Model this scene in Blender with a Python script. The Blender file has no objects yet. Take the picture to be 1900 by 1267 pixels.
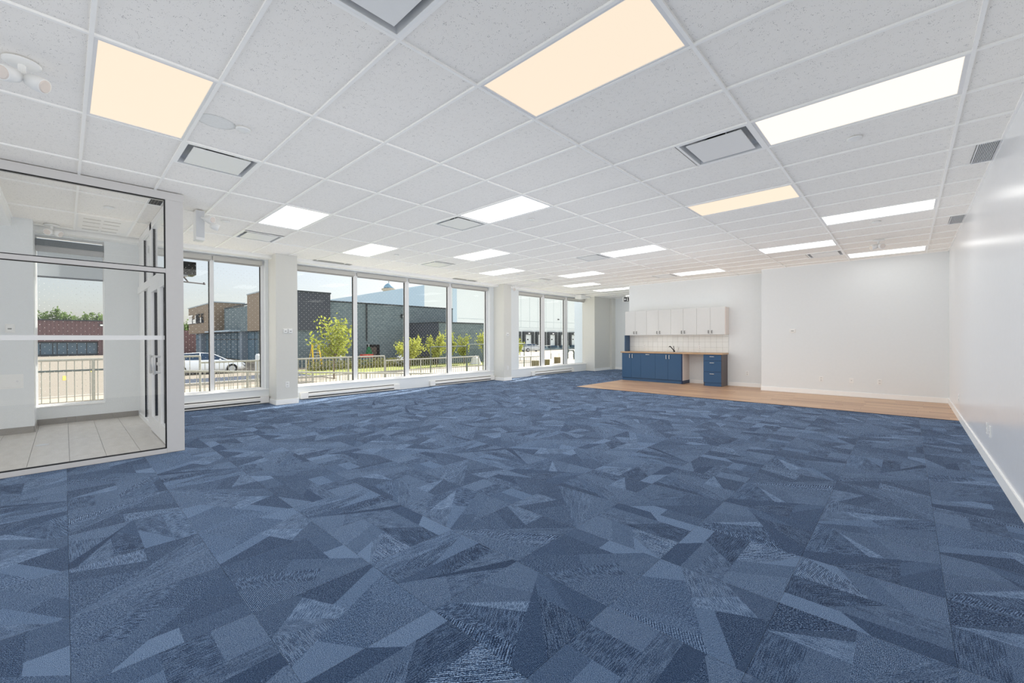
import bpy, math, random
from mathutils import Vector, Matrix
R = random.Random(7)
sc = bpy.context.scene
C = sc.collection
# ------------------------------------------------------------------ camera
CAMZ = 1.3155; H = 3.049
ya, pi_, ro = math.radians(43.1849), math.radians(0.314), math.radians(-0.1882)
fw = Vector((-math.sin(ya)*math.cos(pi_), math.cos(ya)*math.cos(pi_), -math.sin(pi_)))
rt = Vector((math.cos(ya), math.sin(ya), 0)); up = rt.cross(fw)
r2 = rt*math.cos(ro)+up*math.sin(ro); u2 = -rt*math.sin(ro)+up*math.cos(ro)
cam = bpy.data.cameras.new('camera'); cam.sensor_width = 36; cam.lens = 779.73/1900*36
cam.clip_start = 0.05; cam.clip_end = 1000
co = bpy.data.objects.new('camera', cam); C.objects.link(co)
m = Matrix((r2, u2, -fw)).transposed().to_4x4(); m.translation = Vector((0, 0, CAMZ)); co.matrix_world = m
sc.camera = co
# ------------------------------------------------------------------ sky, sun, exposure
SUN = Vector((-0.38, 1.25, 1.0)).normalized()
w = bpy.data.worlds.new('World'); sc.world = w; w.use_nodes = True
nt = w.node_tree; nt.nodes.clear()
sky = nt.nodes.new('ShaderNodeTexSky'); sky.sky_type = 'NISHITA'; sky.sun_disc = False
sky.sun_elevation = math.asin(SUN.z); sky.sun_rotation = math.atan2(SUN.x, SUN.y)
sky.air_density = 1.0; sky.dust_density = 1.5; sky.ozone_density = 1.0
bg = nt.nodes.new('ShaderNodeBackground'); bg.inputs[1].default_value = 0.16
wo = nt.nodes.new('ShaderNodeOutputWorld')
hs = nt.nodes.new('ShaderNodeHueSaturation'); hs.inputs['Saturation'].default_value = .45
nt.links.new(sky.outputs[0], hs.inputs['Color']); nt.links.new(hs.outputs[0], bg.inputs[0]); nt.links.new(bg.outputs[0], wo.inputs[0])
sl = bpy.data.lights.new('sun', 'SUN'); sl.energy = 12.5; sl.angle = math.radians(0.53); sl.color = (1, .95, .86)
so = bpy.data.objects.new('sun', sl); C.objects.link(so); so.rotation_euler = (-SUN).to_track_quat('-Z', 'Y').to_euler()
sc.view_settings.view_transform = 'Standard'; sc.view_settings.look = 'None'
sc.view_settings.exposure = 0.0; sc.view_settings.gamma = 1.0; sc.view_settings.use_curve_mapping = False
LAMP = 2.6            # strength of the ceiling light diffusers
sc.cycles.max_bounces = 12; sc.cycles.diffuse_bounces = 8; sc.cycles.transparent_max_bounces = 24
sc.cycles.caustics_reflective = False; sc.cycles.caustics_refractive = False
sc.cycles.sample_clamp_indirect = 6
sc.cycles.use_denoising = True; sc.cycles.denoising_prefilter = 'NONE'
sc.cycles.use_fast_gi = True; sc.cycles.fast_gi_method = 'ADD'; w.light_settings.ao_factor = 0.86; w.light_settings.distance = 4.0
# ------------------------------------------------------------------ materials
def srgb(c):
    return tuple(((v/255)/12.92 if v/255 <= .04045 else ((v/255+.055)/1.055)**2.4) for v in c)
MATS = {}
class NB:
    def __init__(s, name):
        s.m = bpy.data.materials.new(name); s.m.use_nodes = True; s.t = s.m.node_tree
        s.p = s.t.nodes['Principled BSDF']; s.o = s.t.nodes['Material Output']
    def n(s, typ, ins=None, **kw):
        x = s.t.nodes.new('ShaderNode'+typ)
        for k, v in kw.items(): setattr(x, k, v)
        for k, v in (ins or {}).items():
            if isinstance(v, bpy.types.NodeSocket): s.t.links.new(v, x.inputs[k])
            else: x.inputs[k].default_value = v
        return x
    def set(s, k, v):
        if isinstance(v, bpy.types.NodeSocket): s.t.links.new(v, s.p.inputs[k])
        else: s.p.inputs[k].default_value = v
    def math(s, op, a, b=0.0, c=0.0):
        x = s.n('Math', {0: a, 1: b, 2: c}, operation=op); return x.outputs[0]
    def mix(s, f, a, b):
        x = s.n('Mix', data_type='RGBA')
        for i, v in ((0, f), (6, a), (7, b)):
            if isinstance(v, bpy.types.NodeSocket): s.t.links.new(v, x.inputs[i])
            else: x.inputs[i].default_value = (*v, 1) if isinstance(v, tuple) and len(v) == 3 else v
        return x.outputs[2]
def mat(name, col, rough=.6, metal=0.0, noise=0.0, nscale=20, bump=0.0, bscale=200, spec=.5, **kw):
    if name in MATS: return MATS[name]
    b = NB(name); c = srgb(col); b.set('Roughness', rough); b.set('Metallic', metal); b.set('Specular IOR Level', spec)
    tc = b.n('TexCoord').outputs['Object']
    nz = b.n('TexNoise', {'Vector': tc, 'Scale': nscale, 'Detail': 3.0}).outputs[0]
    amt = max(noise, .02)
    b.set('Base Color', b.mix(nz, tuple(v*(1-amt) for v in c), tuple(min(1, v*(1+amt)) for v in c)))
    if bump:
        n2 = b.n('TexNoise', {'Vector': tc, 'Scale': bscale, 'Detail': 2.0}).outputs[0]
        bp = b.n('Bump', {'Height': n2, 'Strength': bump, 'Distance': .002}); b.set('Normal', bp.outputs[0])
    for k, v in kw.items(): b.set(k.replace('_', ' '), v)
    MATS[name] = b.m; return b.m
def emit(name, col, st):
    b = NB(name); b.set('Base Color', (.02, .02, .02, 1)); b.set('Emission Color', (*srgb(col), 1)); b.set('Emission Strength', st)
    MATS[name] = b.m; return b.m
WALL = mat('wall_paint', (222, 225, 226), .38, noise=.01, bump=.04, bscale=90, spec=.5)
WALLG = mat('gloss_wall_paint', (226, 227, 229), .24, noise=.01, bump=.05, bscale=60)
PIER = mat('pier_paint', (212, 211, 205), .45, noise=.01)
TRIM = mat('trim_white', (240, 240, 238), .35)
ALU = mat('white_aluminium', (226, 226, 226), .3, noise=.01)
ALUG = mat('grey_white_aluminium', (202, 200, 198), .32)
GASK = mat('gasket_black', (22, 22, 24), .5)
TBAR = mat('grid_white', (243, 242, 239), .4)
PLASTIC = mat('white_plastic', (232, 232, 230), .35)
STEELP = mat('painted_steel_grey', (206, 208, 210), .3, .15)
DARK = mat('dark_void', (14, 14, 16), .8)
HEAT = mat('heater_enamel', (232, 230, 226), .3)
HEATD = mat('heater_slot', (88, 86, 82), .5, .3)
BLUE = mat('blue_laminate', (54, 86, 120), .34, noise=.03, spec=.5)
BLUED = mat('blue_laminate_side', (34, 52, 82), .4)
GREYS = mat('drawer_side_brown_grey', (84, 78, 80), .45)
MELA = mat('white_melamine', (222, 212, 206), .4)
GLOSSW = mat('gloss_white_door', (212, 213, 212), .1, spec=.6)
CHROME = mat('brushed_nickel', (226, 226, 226), .3, .6)
BLACKM = mat('matt_black_metal', (10, 10, 12), .5, .5)
RAILM = mat('cream_rail_paint', (150, 150, 142), .45, noise=.04)
RAILD = mat('dark_rail_steel', (88, 98, 96), .45, .3)
CAP = mat('dark_flashing', (44, 50, 54), .5)
BROWNP = mat('brown_cladding', (122, 108, 92), .5, noise=.1, nscale=3)
BPANEL = mat('charcoal_cladding', (58, 62, 70), .4, noise=.15, nscale=8)
CONC = mat('pale_concrete', (158, 150, 136), .85, noise=.06, nscale=1.5)
ASPH = mat('sunlit_asphalt', (128, 121, 110), .9, noise=.07, nscale=.6)
ASPD = mat('dark_asphalt', (54, 62, 76), .9, noise=.1, nscale=2)
CURBM = mat('pale_kerb', (176, 172, 162), .8)
GRASSM = mat('lawn_grass', (120, 126, 58), .9, noise=.35, nscale=9)
YEL = mat('yellow_fibreglass', (212, 176, 40), .45)
SILV = mat('ladder_aluminium', (196, 200, 204), .35, .5)
WHSE = mat('pale_blue_grey_metal', (200, 208, 208), .55, noise=.02, nscale=.4)
WHSL = mat('pale_blue_metal_roof', (164, 184, 196), .5, noise=.02, nscale=.4)
TINTG = mat('shop_glass', (72, 98, 114), .45, noise=.25, nscale=.7, spec=.8)
CARW = mat('white_car_paint', (232, 236, 240), .2, noise=.0, spec=.6)
CARS = mat('silver_car_paint', (198, 202, 204), .25, .2)
CARG = mat('car_glass', (44, 66, 90), .08, spec=.8)
TYRE = mat('tyre_rubber', (26, 26, 28), .8)
GREEN = mat('green_plastic', (20, 96, 56), .5)
REDM = mat('red_paint', (190, 76, 60), .5)
def m_ceiling():
    b = NB('ceiling_tile_fissured'); tc = b.n('TexCoord').outputs['Object']
    nz = b.n('TexNoise', {'Vector': tc, 'Scale': 6.0, 'Detail': 3.0}).outputs[0]
    v = b.n('TexVoronoi', {'Vector': tc, 'Scale': 130.0, 'Randomness': 1.0}); 
    n2 = b.n('TexNoise', {'Vector': tc, 'Scale': 30.0, 'Detail': 2.0}).outputs[0]
    hole = b.math('LESS_THAN', v.outputs['Distance'], b.math('MULTIPLY', b.math('SUBTRACT', n2, .34), .95))
    base = b.mix(nz, srgb((234, 231, 226)), srgb((240, 237, 232)))
    b.set('Base Color', b.mix(b.math('MULTIPLY', hole, .62), base, srgb((120, 118, 118)))); b.set('Roughness', .9); b.set('Specular IOR Level', .2)
    MATS['tile'] = b.m; return b.m
CTILE = m_ceiling()
def m_carpet():
    b = NB('carpet_blue'); uv = b.n('UVMap').outputs[0]
    at = b.n('VertexColor', layer_name='cp'); sp = b.n('SeparateColor', {0: at.outputs[0]})
    shade, rib, streak = sp.outputs[0], sp.outputs[1], sp.outputs[2]
    sx = b.n('SeparateXYZ', {0: uv}); x, y = sx.outputs[0], sx.outputs[1]
    # ribs run along u, so they repeat in v
    wob = b.n('TexNoise', {'Vector': uv, 'Scale': 14.0}).outputs[0]
    s = b.math('SINE', b.math('ADD', b.math('MULTIPLY', y, 2*math.pi*64), b.math('MULTIPLY', wob, 1.2)))
    sq = b.math('MINIMUM', b.math('MAXIMUM', b.math('MULTIPLY', s, 1.7), -1.0), 1.0)
    ribv = b.math('MULTIPLY', b.math('MULTIPLY', sq, rib), .30)
    mp = b.n('Mapping', {0: uv, 'Scale': (3, 70, 1)})
    sn = b.n('TexNoise', {'Vector': mp.outputs[0], 'Scale': 1.0, 'Detail': 1.0}).outputs[0]
    stv = b.math('MULTIPLY', b.math('MULTIPLY', b.math('SUBTRACT', b.math('GREATER_THAN', sn, .5), .5), streak), .30)
    sp1 = b.n('TexNoise', {'Vector': uv, 'Scale': 90.0, 'Detail': 3.0, 'Roughness': .9}).outputs[0]
    sp2 = b.n('TexNoise', {'Vector': b.n('Mapping', {0: uv, 'Scale': (40, 196, 1)}).outputs[0], 'Scale': 1.0, 'Detail': 2.0}).outputs[0]
    spk = b.math('ADD', b.math('MULTIPLY', b.math('SUBTRACT', sp1, .5), 4.2), b.math('MULTIPLY', b.math('SUBTRACT', sp2, .5), 2.2))
    t = b.math('ADD', b.math('ADD', shade, ribv), b.math('ADD', stv, spk))
    cr = b.n('ValToRGB', {0: b.math('ADD', t, -.035)}); e = cr.color_ramp.elements
    e[0].position = 0; e[0].color = (*srgb((12, 26, 50)), 1); e[1].position = 1; e[1].color = (*srgb((164, 186, 214)), 1)
    for p, c in ((.25, (18, 40, 70)), (.5, (50, 79, 116)), (.75, (98, 127, 163))):
        q = e.new(p); q.color = (*srgb(c), 1)
    b.set('Base Color', cr.outputs[0]); b.set('Roughness', .9); b.set('Specular IOR Level', .12)
    b.set('Sheen Weight', .07); b.set('Sheen Roughness', .5)
    bp = b.n('Bump', {'Height': t, 'Strength': .25, 'Distance': .003}); b.set('Normal', bp.outputs[0])
    return b.m
CARPET = m_carpet()
def m_wood():
    b = NB('oak_vinyl_plank'); g = b.n('ObjectInfo').outputs['Random']
    tc = b.n('TexCoord').outputs['Object']
    mp = b.n('Mapping', {0: tc, 'Scale': (2.2, 40, 1)}); b.t.links.new(b.n('CombineXYZ', {0: b.math('MULTIPLY', g, 40.0), 1: 0.0, 2: 0.0}).outputs[0], mp.inputs['Location'])
    nz = b.n('TexNoise', {'Vector': mp.outputs[0], 'Scale': 1.0, 'Detail': 4.0, 'Distortion': .4}).outputs[0]
    c = b.mix(nz, srgb((176, 140, 110)), srgb((220, 188, 154)))
    f = b.math('MULTIPLY_ADD', g, .75, .0)
    b.set('Base Color', b.mix(f, c, srgb((160, 122, 98)))); b.set('Roughness', .38); return b.m
WOOD = m_wood()
def m_ftile():
    b = NB('grey_porcelain'); tc = b.n('TexCoord').outputs['Object']
    nz = b.n('TexNoise', {'Vector': b.n('Mapping', {0: tc, 'Scale': (1.5, 7, 1)}).outputs[0], 'Scale': 1.6, 'Detail': 5.0}).outputs[0]
    b.set('Base Color', b.mix(nz, srgb((186, 180, 172)), srgb((220, 216, 210)))); b.set('Roughness', .35); return b.m
FTILE = m_ftile(); FBASE = mat('grey_porcelain_skirting', (150, 146, 140), .45, noise=.12, nscale=5)
def m_counter():
    b = NB('oak_laminate'); tc = b.n('TexCoord').outputs['Object']
    nz = b.n('TexNoise', {'Vector': b.n('Mapping', {0: tc, 'Scale': (2, 30, 10)}).outputs[0], 'Scale': 1.5, 'Detail': 4.0}).outputs[0]
    b.set('Base Color', b.mix(nz, srgb((160, 128, 98)), srgb((206, 176, 142)))); b.set('Roughness', .4); return b.m
COUNTER = m_counter()
def m_brick():
    b = NB('grey_brick'); tc = b.n('TexCoord').outputs['Object']; sx = b.n('SeparateXYZ', {0: tc})
    v = b.n('CombineXYZ', {0: b.math('ADD', sx.outputs[0], sx.outputs[1]), 1: sx.outputs[2], 2: 0.0}).outputs[0]
    br = b.n('TexBrick', {'Vector': v, 'Color1': (*srgb((84, 97, 103)), 1), 'Color2': (*srgb((108, 121, 124)), 1), 'Mortar': (*srgb((78, 86, 90)), 1),
             'Scale': 1.0, 'Mortar Size': .004, 'Brick Width': .26, 'Row Height': .07, 'Bias': .1})
    b.set('Base Color', br.outputs[0]); b.set('Roughness', .85)
    bp = b.n('Bump', {'Height': br.outputs['Fac'], 'Strength': .4, 'Distance': .01}, invert=True); b.set('Normal', bp.outputs[0]); return b.m
BRICK = m_brick()
def m_ribbed():
    b = NB('maroon_ribbed_metal'); tc = b.n('TexCoord').outputs['Object']; sx = b.n('SeparateXYZ', {0: tc})
    s = b.math('SINE', b.math('MULTIPLY', sx.outputs[1], 2*math.pi/.42))
    b.set('Base Color', b.mix(b.math('MULTIPLY_ADD', s, .5, .5), srgb((84, 62, 62)), srgb((98, 74, 73)))); b.set('Roughness', .55); return b.m
RIBBED = m_ribbed()
def m_glass(name, tint, f0=1.45, dens=0.0):
    b = NB(name); tr = b.n('BsdfTransparent', {0: (*tint, 1)}); gl = b.n('BsdfGlossy', {0: (1, 1, 1, 1), 'Roughness': .01})
    fc = b.n('LayerWeight', {'Blend': .5}).outputs['Facing']; r0 = ((f0-1)/(f0+1))**2
    fr = b.math('MULTIPLY_ADD', b.math('POWER', fc, 5.0), .4, r0); mx = b.n('MixShader', {0: fr, 1: tr.outputs[0], 2: gl.outputs[0]})
    b.t.links.new(mx.outputs[0], b.o.inputs[0]); return b.m
GLASS = m_glass('clear_glass', (.997, .998, .996)); GLASSO = m_glass('window_glass', (.972, .978, .978), 1.3)
def m_frost():
    b = NB('frosted_film'); tr = b.n('BsdfTransparent', {0: (1, 1, 1, 1)}); d = b.n('BsdfDiffuse', {0: (.62, .62, .62, 1)}); t2 = b.n('BsdfTranslucent', {0: (.3, .3, .3, 1)})
    a = b.n('AddShader', {0: d.outputs[0], 1: t2.outputs[0]})
    mx = b.n('MixShader', {0: .85, 1: tr.outputs[0], 2: a.outputs[0]}); b.t.links.new(mx.outputs[0], b.o.inputs[0]); return b.m
FROST = m_frost()
def m_shade():
    b = NB('roller_mesh'); tr = b.n('BsdfTransparent', {0: (.95, .97, 1, 1)}); d = b.n('BsdfDiffuse', {0: (.62, .64, .66, 1)}); t2 = b.n('BsdfTranslucent', {0: (.5, .52, .53, 1)})
    a = b.n('MixShader', {0: .5, 1: d.outputs[0], 2: t2.outputs[0]})
    mx = b.n('MixShader', {0: .62, 1: tr.outputs[0], 2: a.outputs[0]}); b.t.links.new(mx.outputs[0], b.o.inputs[0]); return b.m
SHADE = m_shade()
def m_dot():
    b = NB('white_dot_print'); d = b.n('BsdfDiffuse', {0: (.62, .62, .61, 1)}); t = b.n('BsdfTranslucent', {0: (.8, .8, .8, 1)})
    mx = b.n('MixShader', {0: .55, 1: d.outputs[0], 2: t.outputs[0]}); b.t.links.new(mx.outputs[0], b.o.inputs[0]); return b.m
MATS['dot'] = m_dot()
def m_leaf(name, a, c):
    b = NB(name); g = b.n('TexNoise', {'Vector': b.n('TexCoord').outputs['Object'], 'Scale': 5.0}).outputs[0]
    col = b.mix(g, srgb(a), srgb(c)); d = b.n('BsdfDiffuse', {0: col}); t = b.n('BsdfTranslucent', {0: col})
    mx = b.n('MixShader', {0: .5, 1: d.outputs[0], 2: t.outputs[0]}); b.t.links.new(mx.outputs[0], b.o.inputs[0]); return b.m
LEAFY = m_leaf('yellow_green_leaf', (118, 130, 52), (176, 176, 88)); LEAFG = m_leaf('green_leaf', (100, 118, 50), (166, 166, 80)); LEAFD = m_leaf('far_leaf', (70, 96, 52), (120, 138, 84))
BARK = mat('bark', (110, 96, 80), .9)
def m_stain():
    b = NB('ceiling_tile_stained'); tc = b.n('TexCoord').outputs['Object']; return b.m
LIGHTM = {'warm': emit('diffuser_warm', (255, 237, 213), .98), 'mid': emit('diffuser_soft', (255, 247, 234), 1.12), 'cool': emit('diffuser_white', (255, 254, 250), LAMP)}
# ------------------------------------------------------------------ geometry helpers
class MB:
    def __init__(s): s.v = []; s.f = []; s.mi = []
    def add(s, vs, fs, mi=0):
        o = len(s.v); s.v += [tuple(p) for p in vs]; s.f += [tuple(i+o for i in f) for f in fs]; s.mi += [mi]*len(fs); return s
    def box(s, x0, x1, y0, y1, z0, z1, mi=0):
        x0, x1 = min(x0, x1), max(x0, x1); y0, y1 = min(y0, y1), max(y0, y1); z0, z1 = min(z0, z1), max(z0, z1)
        v = [(x, y, z) for z in (z0, z1) for y in (y0, y1) for x in (x0, x1)]
        return s.add(v, [(0, 2, 3, 1), (4, 5, 7, 6), (0, 1, 5, 4), (2, 6, 7, 3), (0, 4, 6, 2), (1, 3, 7, 5)], mi)
    def tube(s, a, b, r, n=8, r2=None, mi=0, cap=True):
        a, b = Vector(a), Vector(b); d = (b-a).normalized(); u = d.orthogonal().normalized(); w_ = d.cross(u); r2_ = r if r2 is None else r2
        v = []
        for p, q in ((a, r), (b, r2_)):
            for i in range(n):
                t = 2*math.pi*i/n; v.append(p+u*math.cos(t)*q+w_*math.sin(t)*q)
        f = [(i, (i+1) % n, n+(i+1) % n, n+i) for i in range(n)]
        if cap: f += [tuple(range(n))[::-1], tuple(range(n, 2*n))]
        return s.add(v, f, mi)
    def lathe(s, c, prof, n=20, axis=(0, 0, -1), mi=0):
        c = Vector(c); d = Vector(axis).normalized(); u = d.orthogonal().normalized(); w_ = d.cross(u); v = []
        for h_, r in prof:
            for i in range(n):
                t = 2*math.pi*i/n; v.append(c+d*h_+(u*math.cos(t)+w_*math.sin(t))*r)
        f = []
        for k in range(len(prof)-1):
            for i in range(n):
                j = (i+1) % n; f.append((k*n+i, k*n+j, (k+1)*n+j, (k+1)*n+i))
        f += [tuple(range(n))[::-1], tuple(range((len(prof)-1)*n, len(prof)*n))]
        return s.add(v, f, mi)
    def quad(s, *p, mi=0): return s.add(p, [tuple(range(len(p)))], mi)
    def ring(s, x0, x1, y0, y1, z0, z1, t, t2=None):
        t2 = t2 or t
        s.box(x0, x1, y0, y0+t2, z0, z1); s.box(x0, x1, y1-t2, y1, z0, z1); s.box(x0, x0+t, y0+t2, y1-t2, z0, z1); s.box(x1-t, x1, y0+t2, y1-t2, z0, z1); return s
    def mesh(s, name, mats, off=(0, 0, 0), smooth=False):
        me = bpy.data.meshes.new(name); ox, oy, oz = off
        me.from_pydata([(a-ox, b-oy, c-oz) for a, b, c in s.v], [], s.f)
        mats = mats if isinstance(mats, (list, tuple)) else [mats]
        for q in mats: me.materials.append(q)
        if len(mats) > 1: me.polygons.foreach_set('material_index', s.mi)
        if smooth: me.polygons.foreach_set('use_smooth', [True]*len(me.polygons))
        me.update(); return me
def obj(name, mb, mats, parent=None, off=(0, 0, 0), smooth=False, bevel=0):
    o = bpy.data.objects.new(name, mb.mesh(name, mats, off, smooth)); C.objects.link(o)
    if parent: o.parent = parent
    if bevel:
        b = o.modifiers.new('b', 'BEVEL'); b.width = bevel; b.segments = 2; b.limit_method = 'ANGLE'
    return o
def struct(name, mb, mats, off=(0, 0, 0)):
    o = obj(name, mb, mats, None, off); o.location = off; o['kind'] = 'structure'; return o
def tag(o, label, cat, group=None, kind=None):
    o['label'] = label; o['category'] = cat
    if group: o['group'] = group
    if kind: o['kind'] = kind
    return o
class Thing:
    def __init__(s, name, label, cat, loc=(0, 0, 0), group=None, kind=None):
        s.o = bpy.data.objects.new(name, None); C.objects.link(s.o); s.loc = loc; s.o.location = loc; s.o.empty_display_size = .1
        if kind == 'structure': s.o['kind'] = 'structure'
        else: tag(s.o, label, cat, group, kind)
    def part(s, name, mb, mats, under=None, smooth=False, bevel=0, label=None, kind=None):
        o = obj(name, mb, mats, under or s.o, s.loc, smooth, bevel)
        if label: o['label'] = label
        if kind: o['kind'] = kind
        return o
def single(name, mb, mats, label, cat, loc, group=None, smooth=False, bevel=0, kind=None):
    o = obj(name, mb, mats, None, loc, smooth, bevel); o.location = loc; return tag(o, label, cat, group, kind)
# ------------------------------------------------------------------ room shell
XW = -9.72; XR = .62; YB = 12.1; YA = 12.72; YF = 16.35; XH = -9.5; XP = -9.27; YK = -4.5; XK = -6.65; XS = -2.68
GX = -9.86   # glass plane
BOT, TOP = .30, 2.955
fl = MB().box(-9.9, XR+.2, YK-.2, YF+.2, -.15, -.012); FLOOR = struct('floor', fl, mat('screed', (120, 120, 120), .9))
def tri_tile(rr):
    """one carpet tile design: convex pieces with shade / rib / streak values, ribs along u"""
    S = .61
    polys = [[(0, 0), (S, 0), (S, S), (0, S)]]
    def split(p, c, ang):
        nx, ny = -math.sin(ang), math.cos(ang); d = [(x-c[0])*nx+(y-c[1])*ny for x, y in p]; A, B = [], []
        for i in range(len(p)):
            j = (i+1) % len(p)
            if d[i] >= 0: A.append(p[i])
            if d[i] <= 0: B.append(p[i])
            if d[i]*d[j] < 0:
                t = d[i]/(d[i]-d[j]); q = (p[i][0]+t*(p[j][0]-p[i][0]), p[i][1]+t*(p[j][1]-p[i][1])); A.append(q); B.append(q)
        return [q for q in (A, B) if len(q) > 2]
    def area(p): return abs(sum(p[i][0]*p[(i+1) % len(p)][1]-p[(i+1) % len(p)][0]*p[i][1] for i in range(len(p)))/2)
    for _ in range(8):
        polys.sort(key=area, reverse=True); p = polys.pop(0)
        c = (sum(q[0] for q in p)/len(p)+rr.uniform(-.07, .07), sum(q[1] for q in p)/len(p)+rr.uniform(-.05, .05))
        a = math.radians(rr.choice([0, 0, 90, 25, -25, 32, -32, 45, -45, 60, -60]))
        polys += split(p, c, a)
    out = []
    for p in polys:
        sh = rr.choice([.26, .3, .34, .37, .39, .41, .43, .45, .47, .50] if area(p) > .035 else [.2, .26, .34, .42, .5, .56, .6, .64])
        rb = rr.choice([.5, .8, 1.0, 1.0]); rb = .4 if sh > .55 else rb; st = 1.0 if rr.random() < .28 else 0.0
        out.append((p, sh, rb, st))
    return out
def carpet_mesh(name, cells, crop=True):
    """cells: list of (x0,y0,turn,variant,xmin,xmax,ymin,ymax) in world; verts absolute"""
    V, F, UV, COL = [], [], [], []
    for (x0, y0, turn, var, ex) in cells:
        for p, sh, rb, st in VAR[var]:
            idx = []; q = []
            for (u, v) in p:
                X, Y = {0: (u, v), 1: (.61-v, u), 2: (.61-u, .61-v), 3: (v, .61-u)}[turn]; q.append((x0+X, y0+Y, u, v))
            for ax, lim, sg in ((0, ex[0], 1), (0, ex[1], -1), (1, ex[2], 1), (1, ex[3], -1)):
                o_ = []
                for i in range(len(q)):
                    A, B = q[i], q[(i+1) % len(q)]; da, db = (A[ax]-lim)*sg, (B[ax]-lim)*sg
                    if da >= 0: o_.append(A)
                    if da*db < 0: t = da/(da-db); o_.append(tuple(A[k]+t*(B[k]-A[k]) for k in range(4)))
                q = o_
                if len(q) < 3: break
            if len(q) < 3: continue
            for (X, Y, u, v) in q:
                idx.append(len(V)); V.append((X, Y, 0.0)); UV.append((u+var*1.3, v+var*.7)); COL.append((sh, rb, st, 1))
            F.append(idx)
    me = bpy.data.meshes.new(name); me.from_pydata(V, [], F); me.materials.append(CARPET)
    uv = me.uv_layers.new(name='UVMap'); ca = me.color_attributes.new('cp', 'FLOAT_COLOR', 'CORNER')
    li = [0]*len(me.loops); me.loops.foreach_get('vertex_index', li)
    uv.data.foreach_set('uv', [k for i in li for k in UV[i]]); ca.data.foreach_set('color', [k for i in li for k in COL[i]])
    me.update(); return me
rr = random.Random(21); NV = 9; VAR = [tri_tile(rr) for _ in range(NV)]
def floor_region(x, y):
    if x > -6.65 and y > 9.65: return False
    if x < -6.3 and y < .9: return False
    return True
tiles = []
i0 = -20
for i in range(-13, 7):
    for j in range(-8, 28):
        x0, y0 = -2.9+.61*i, .01+.605*j
        xa, xb, ya_, yb = max(x0, -9.72), min(x0+.609, XR), max(y0, YK), min(y0+.604, YF)
        if xb-xa < .03 or yb-ya_ < .03: continue
        ex = [xa, xb, ya_, yb]
        # cut round the plank floor corner and the vestibule
        rects = [ex]
        if xb > -6.65 and yb > 9.65: rects = [[xa, min(xb, -6.652), ya_, yb], [max(xa, -6.652), xb, ya_, min(yb, 9.648)]]
        elif xa < -6.25 and ya_ < .97: rects = [[max(xa, -6.29), xb, ya_, min(yb, .985)], [xa, xb, max(ya_, .985 if xa < -6.3 else ya_), yb]] if yb > .985 else [[max(xa, -6.29), xb, ya_, yb]]
        for ex in rects:
            if ex[1]-ex[0] < .01 or ex[3]-ex[2] < .01: continue
            tiles.append((x0, y0, i, j, ex))
def dist(t): return math.hypot(t[0]+.3, t[1]+.3)
def inview(t):
    d = Vector((t[0]+.3, t[1]+.3, -CAMZ)); z = d.dot(fw)
    return z > .4 and abs(d.dot(r2)/z) < 1.32 and d.dot(u2)/z > -.95
near = sorted([t for t in tiles if inview(t)], key=dist)[:298]; ns = set(id(t) for t in near)
cache = {}
for t in near:
    x0, y0, i, j, ex = t; turn = ((i+j) % 2) + 2*rr.randint(0, 1); var = rr.randrange(NV)
    full = ex[0] <= x0+1e-6 and ex[1] >= x0+.609-1e-6 and ex[2] <= y0+1e-6 and ex[3] >= y0+.604-1e-6
    if full:
        key = (turn, var)
        if key not in cache: cache[key] = carpet_mesh('carpet_tile', [(0, 0, turn, var, (0, .609, 0, .604))])
        me = cache[key]; loc = (x0, y0, 0)
    else:
        me = carpet_mesh('carpet_tile', [(0, 0, turn, var, (ex[0]-x0, ex[1]-x0, ex[2]-y0, ex[3]-y0))]); loc = (x0, y0, 0)
    o = bpy.data.objects.new('carpet_tile', me); C.objects.link(o); o.parent = FLOOR; o.location = loc
rest = [(t[0], t[1], ((t[2]+t[3]) % 2)+2*rr.randint(0, 1), rr.randrange(NV), t[4]) for t in tiles if id(t) not in ns]
o = bpy.data.objects.new('carpet_field', carpet_mesh('carpet_field', rest)); C.objects.link(o); o.parent = FLOOR; o['kind'] = 'stuff'
# planks
pl = []
y = 9.65; k = 0
PM = {}
while y < YA-.01:
    yb = min(y+.152, YA); x = XK - R.uniform(0, 1.0)
    while x < XR:
        xa, xb = max(x, XK), min(x+1.22, XR)
        if y > YB-.05: xb = min(xb, XS+.0)
        if xb-xa > .02:
            mb = MB().box(0, xb-xa-.002, 0, yb-y-.002, -.012, .002)
            o = obj('wood_plank', mb, WOOD, FLOOR); o.location = (xa, y, 0)
        x += 1.22
    y += .152
MB_tr = MB().box(XK, XR, 9.64, 9.655, -.01, .005); obj('transition_strip', MB_tr, BLACKM, FLOOR)
# vestibule floor tiles
ys = [-3.0, -2.7, -2.4, -2.1, -1.8, -1.5, -1.2, -.89, -.58, -.275, .034, .324, .616, .90]
for a, b_ in zip(ys[:-1], ys[1:]):
    off = .3 if ys.index(a) % 2 else 0
    x = -9.9-off
    while x < -6.36:
        xa, xb = max(x, -9.8), min(x+.6, -6.36)
        if xb-xa > .02:
            o = obj('floor_tile', MB().box(0, xb-xa-.003, 0, b_-a-.003, -.012, .001), FTILE, FLOOR); o.location = (xa, a, 0)
        x += .6
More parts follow.
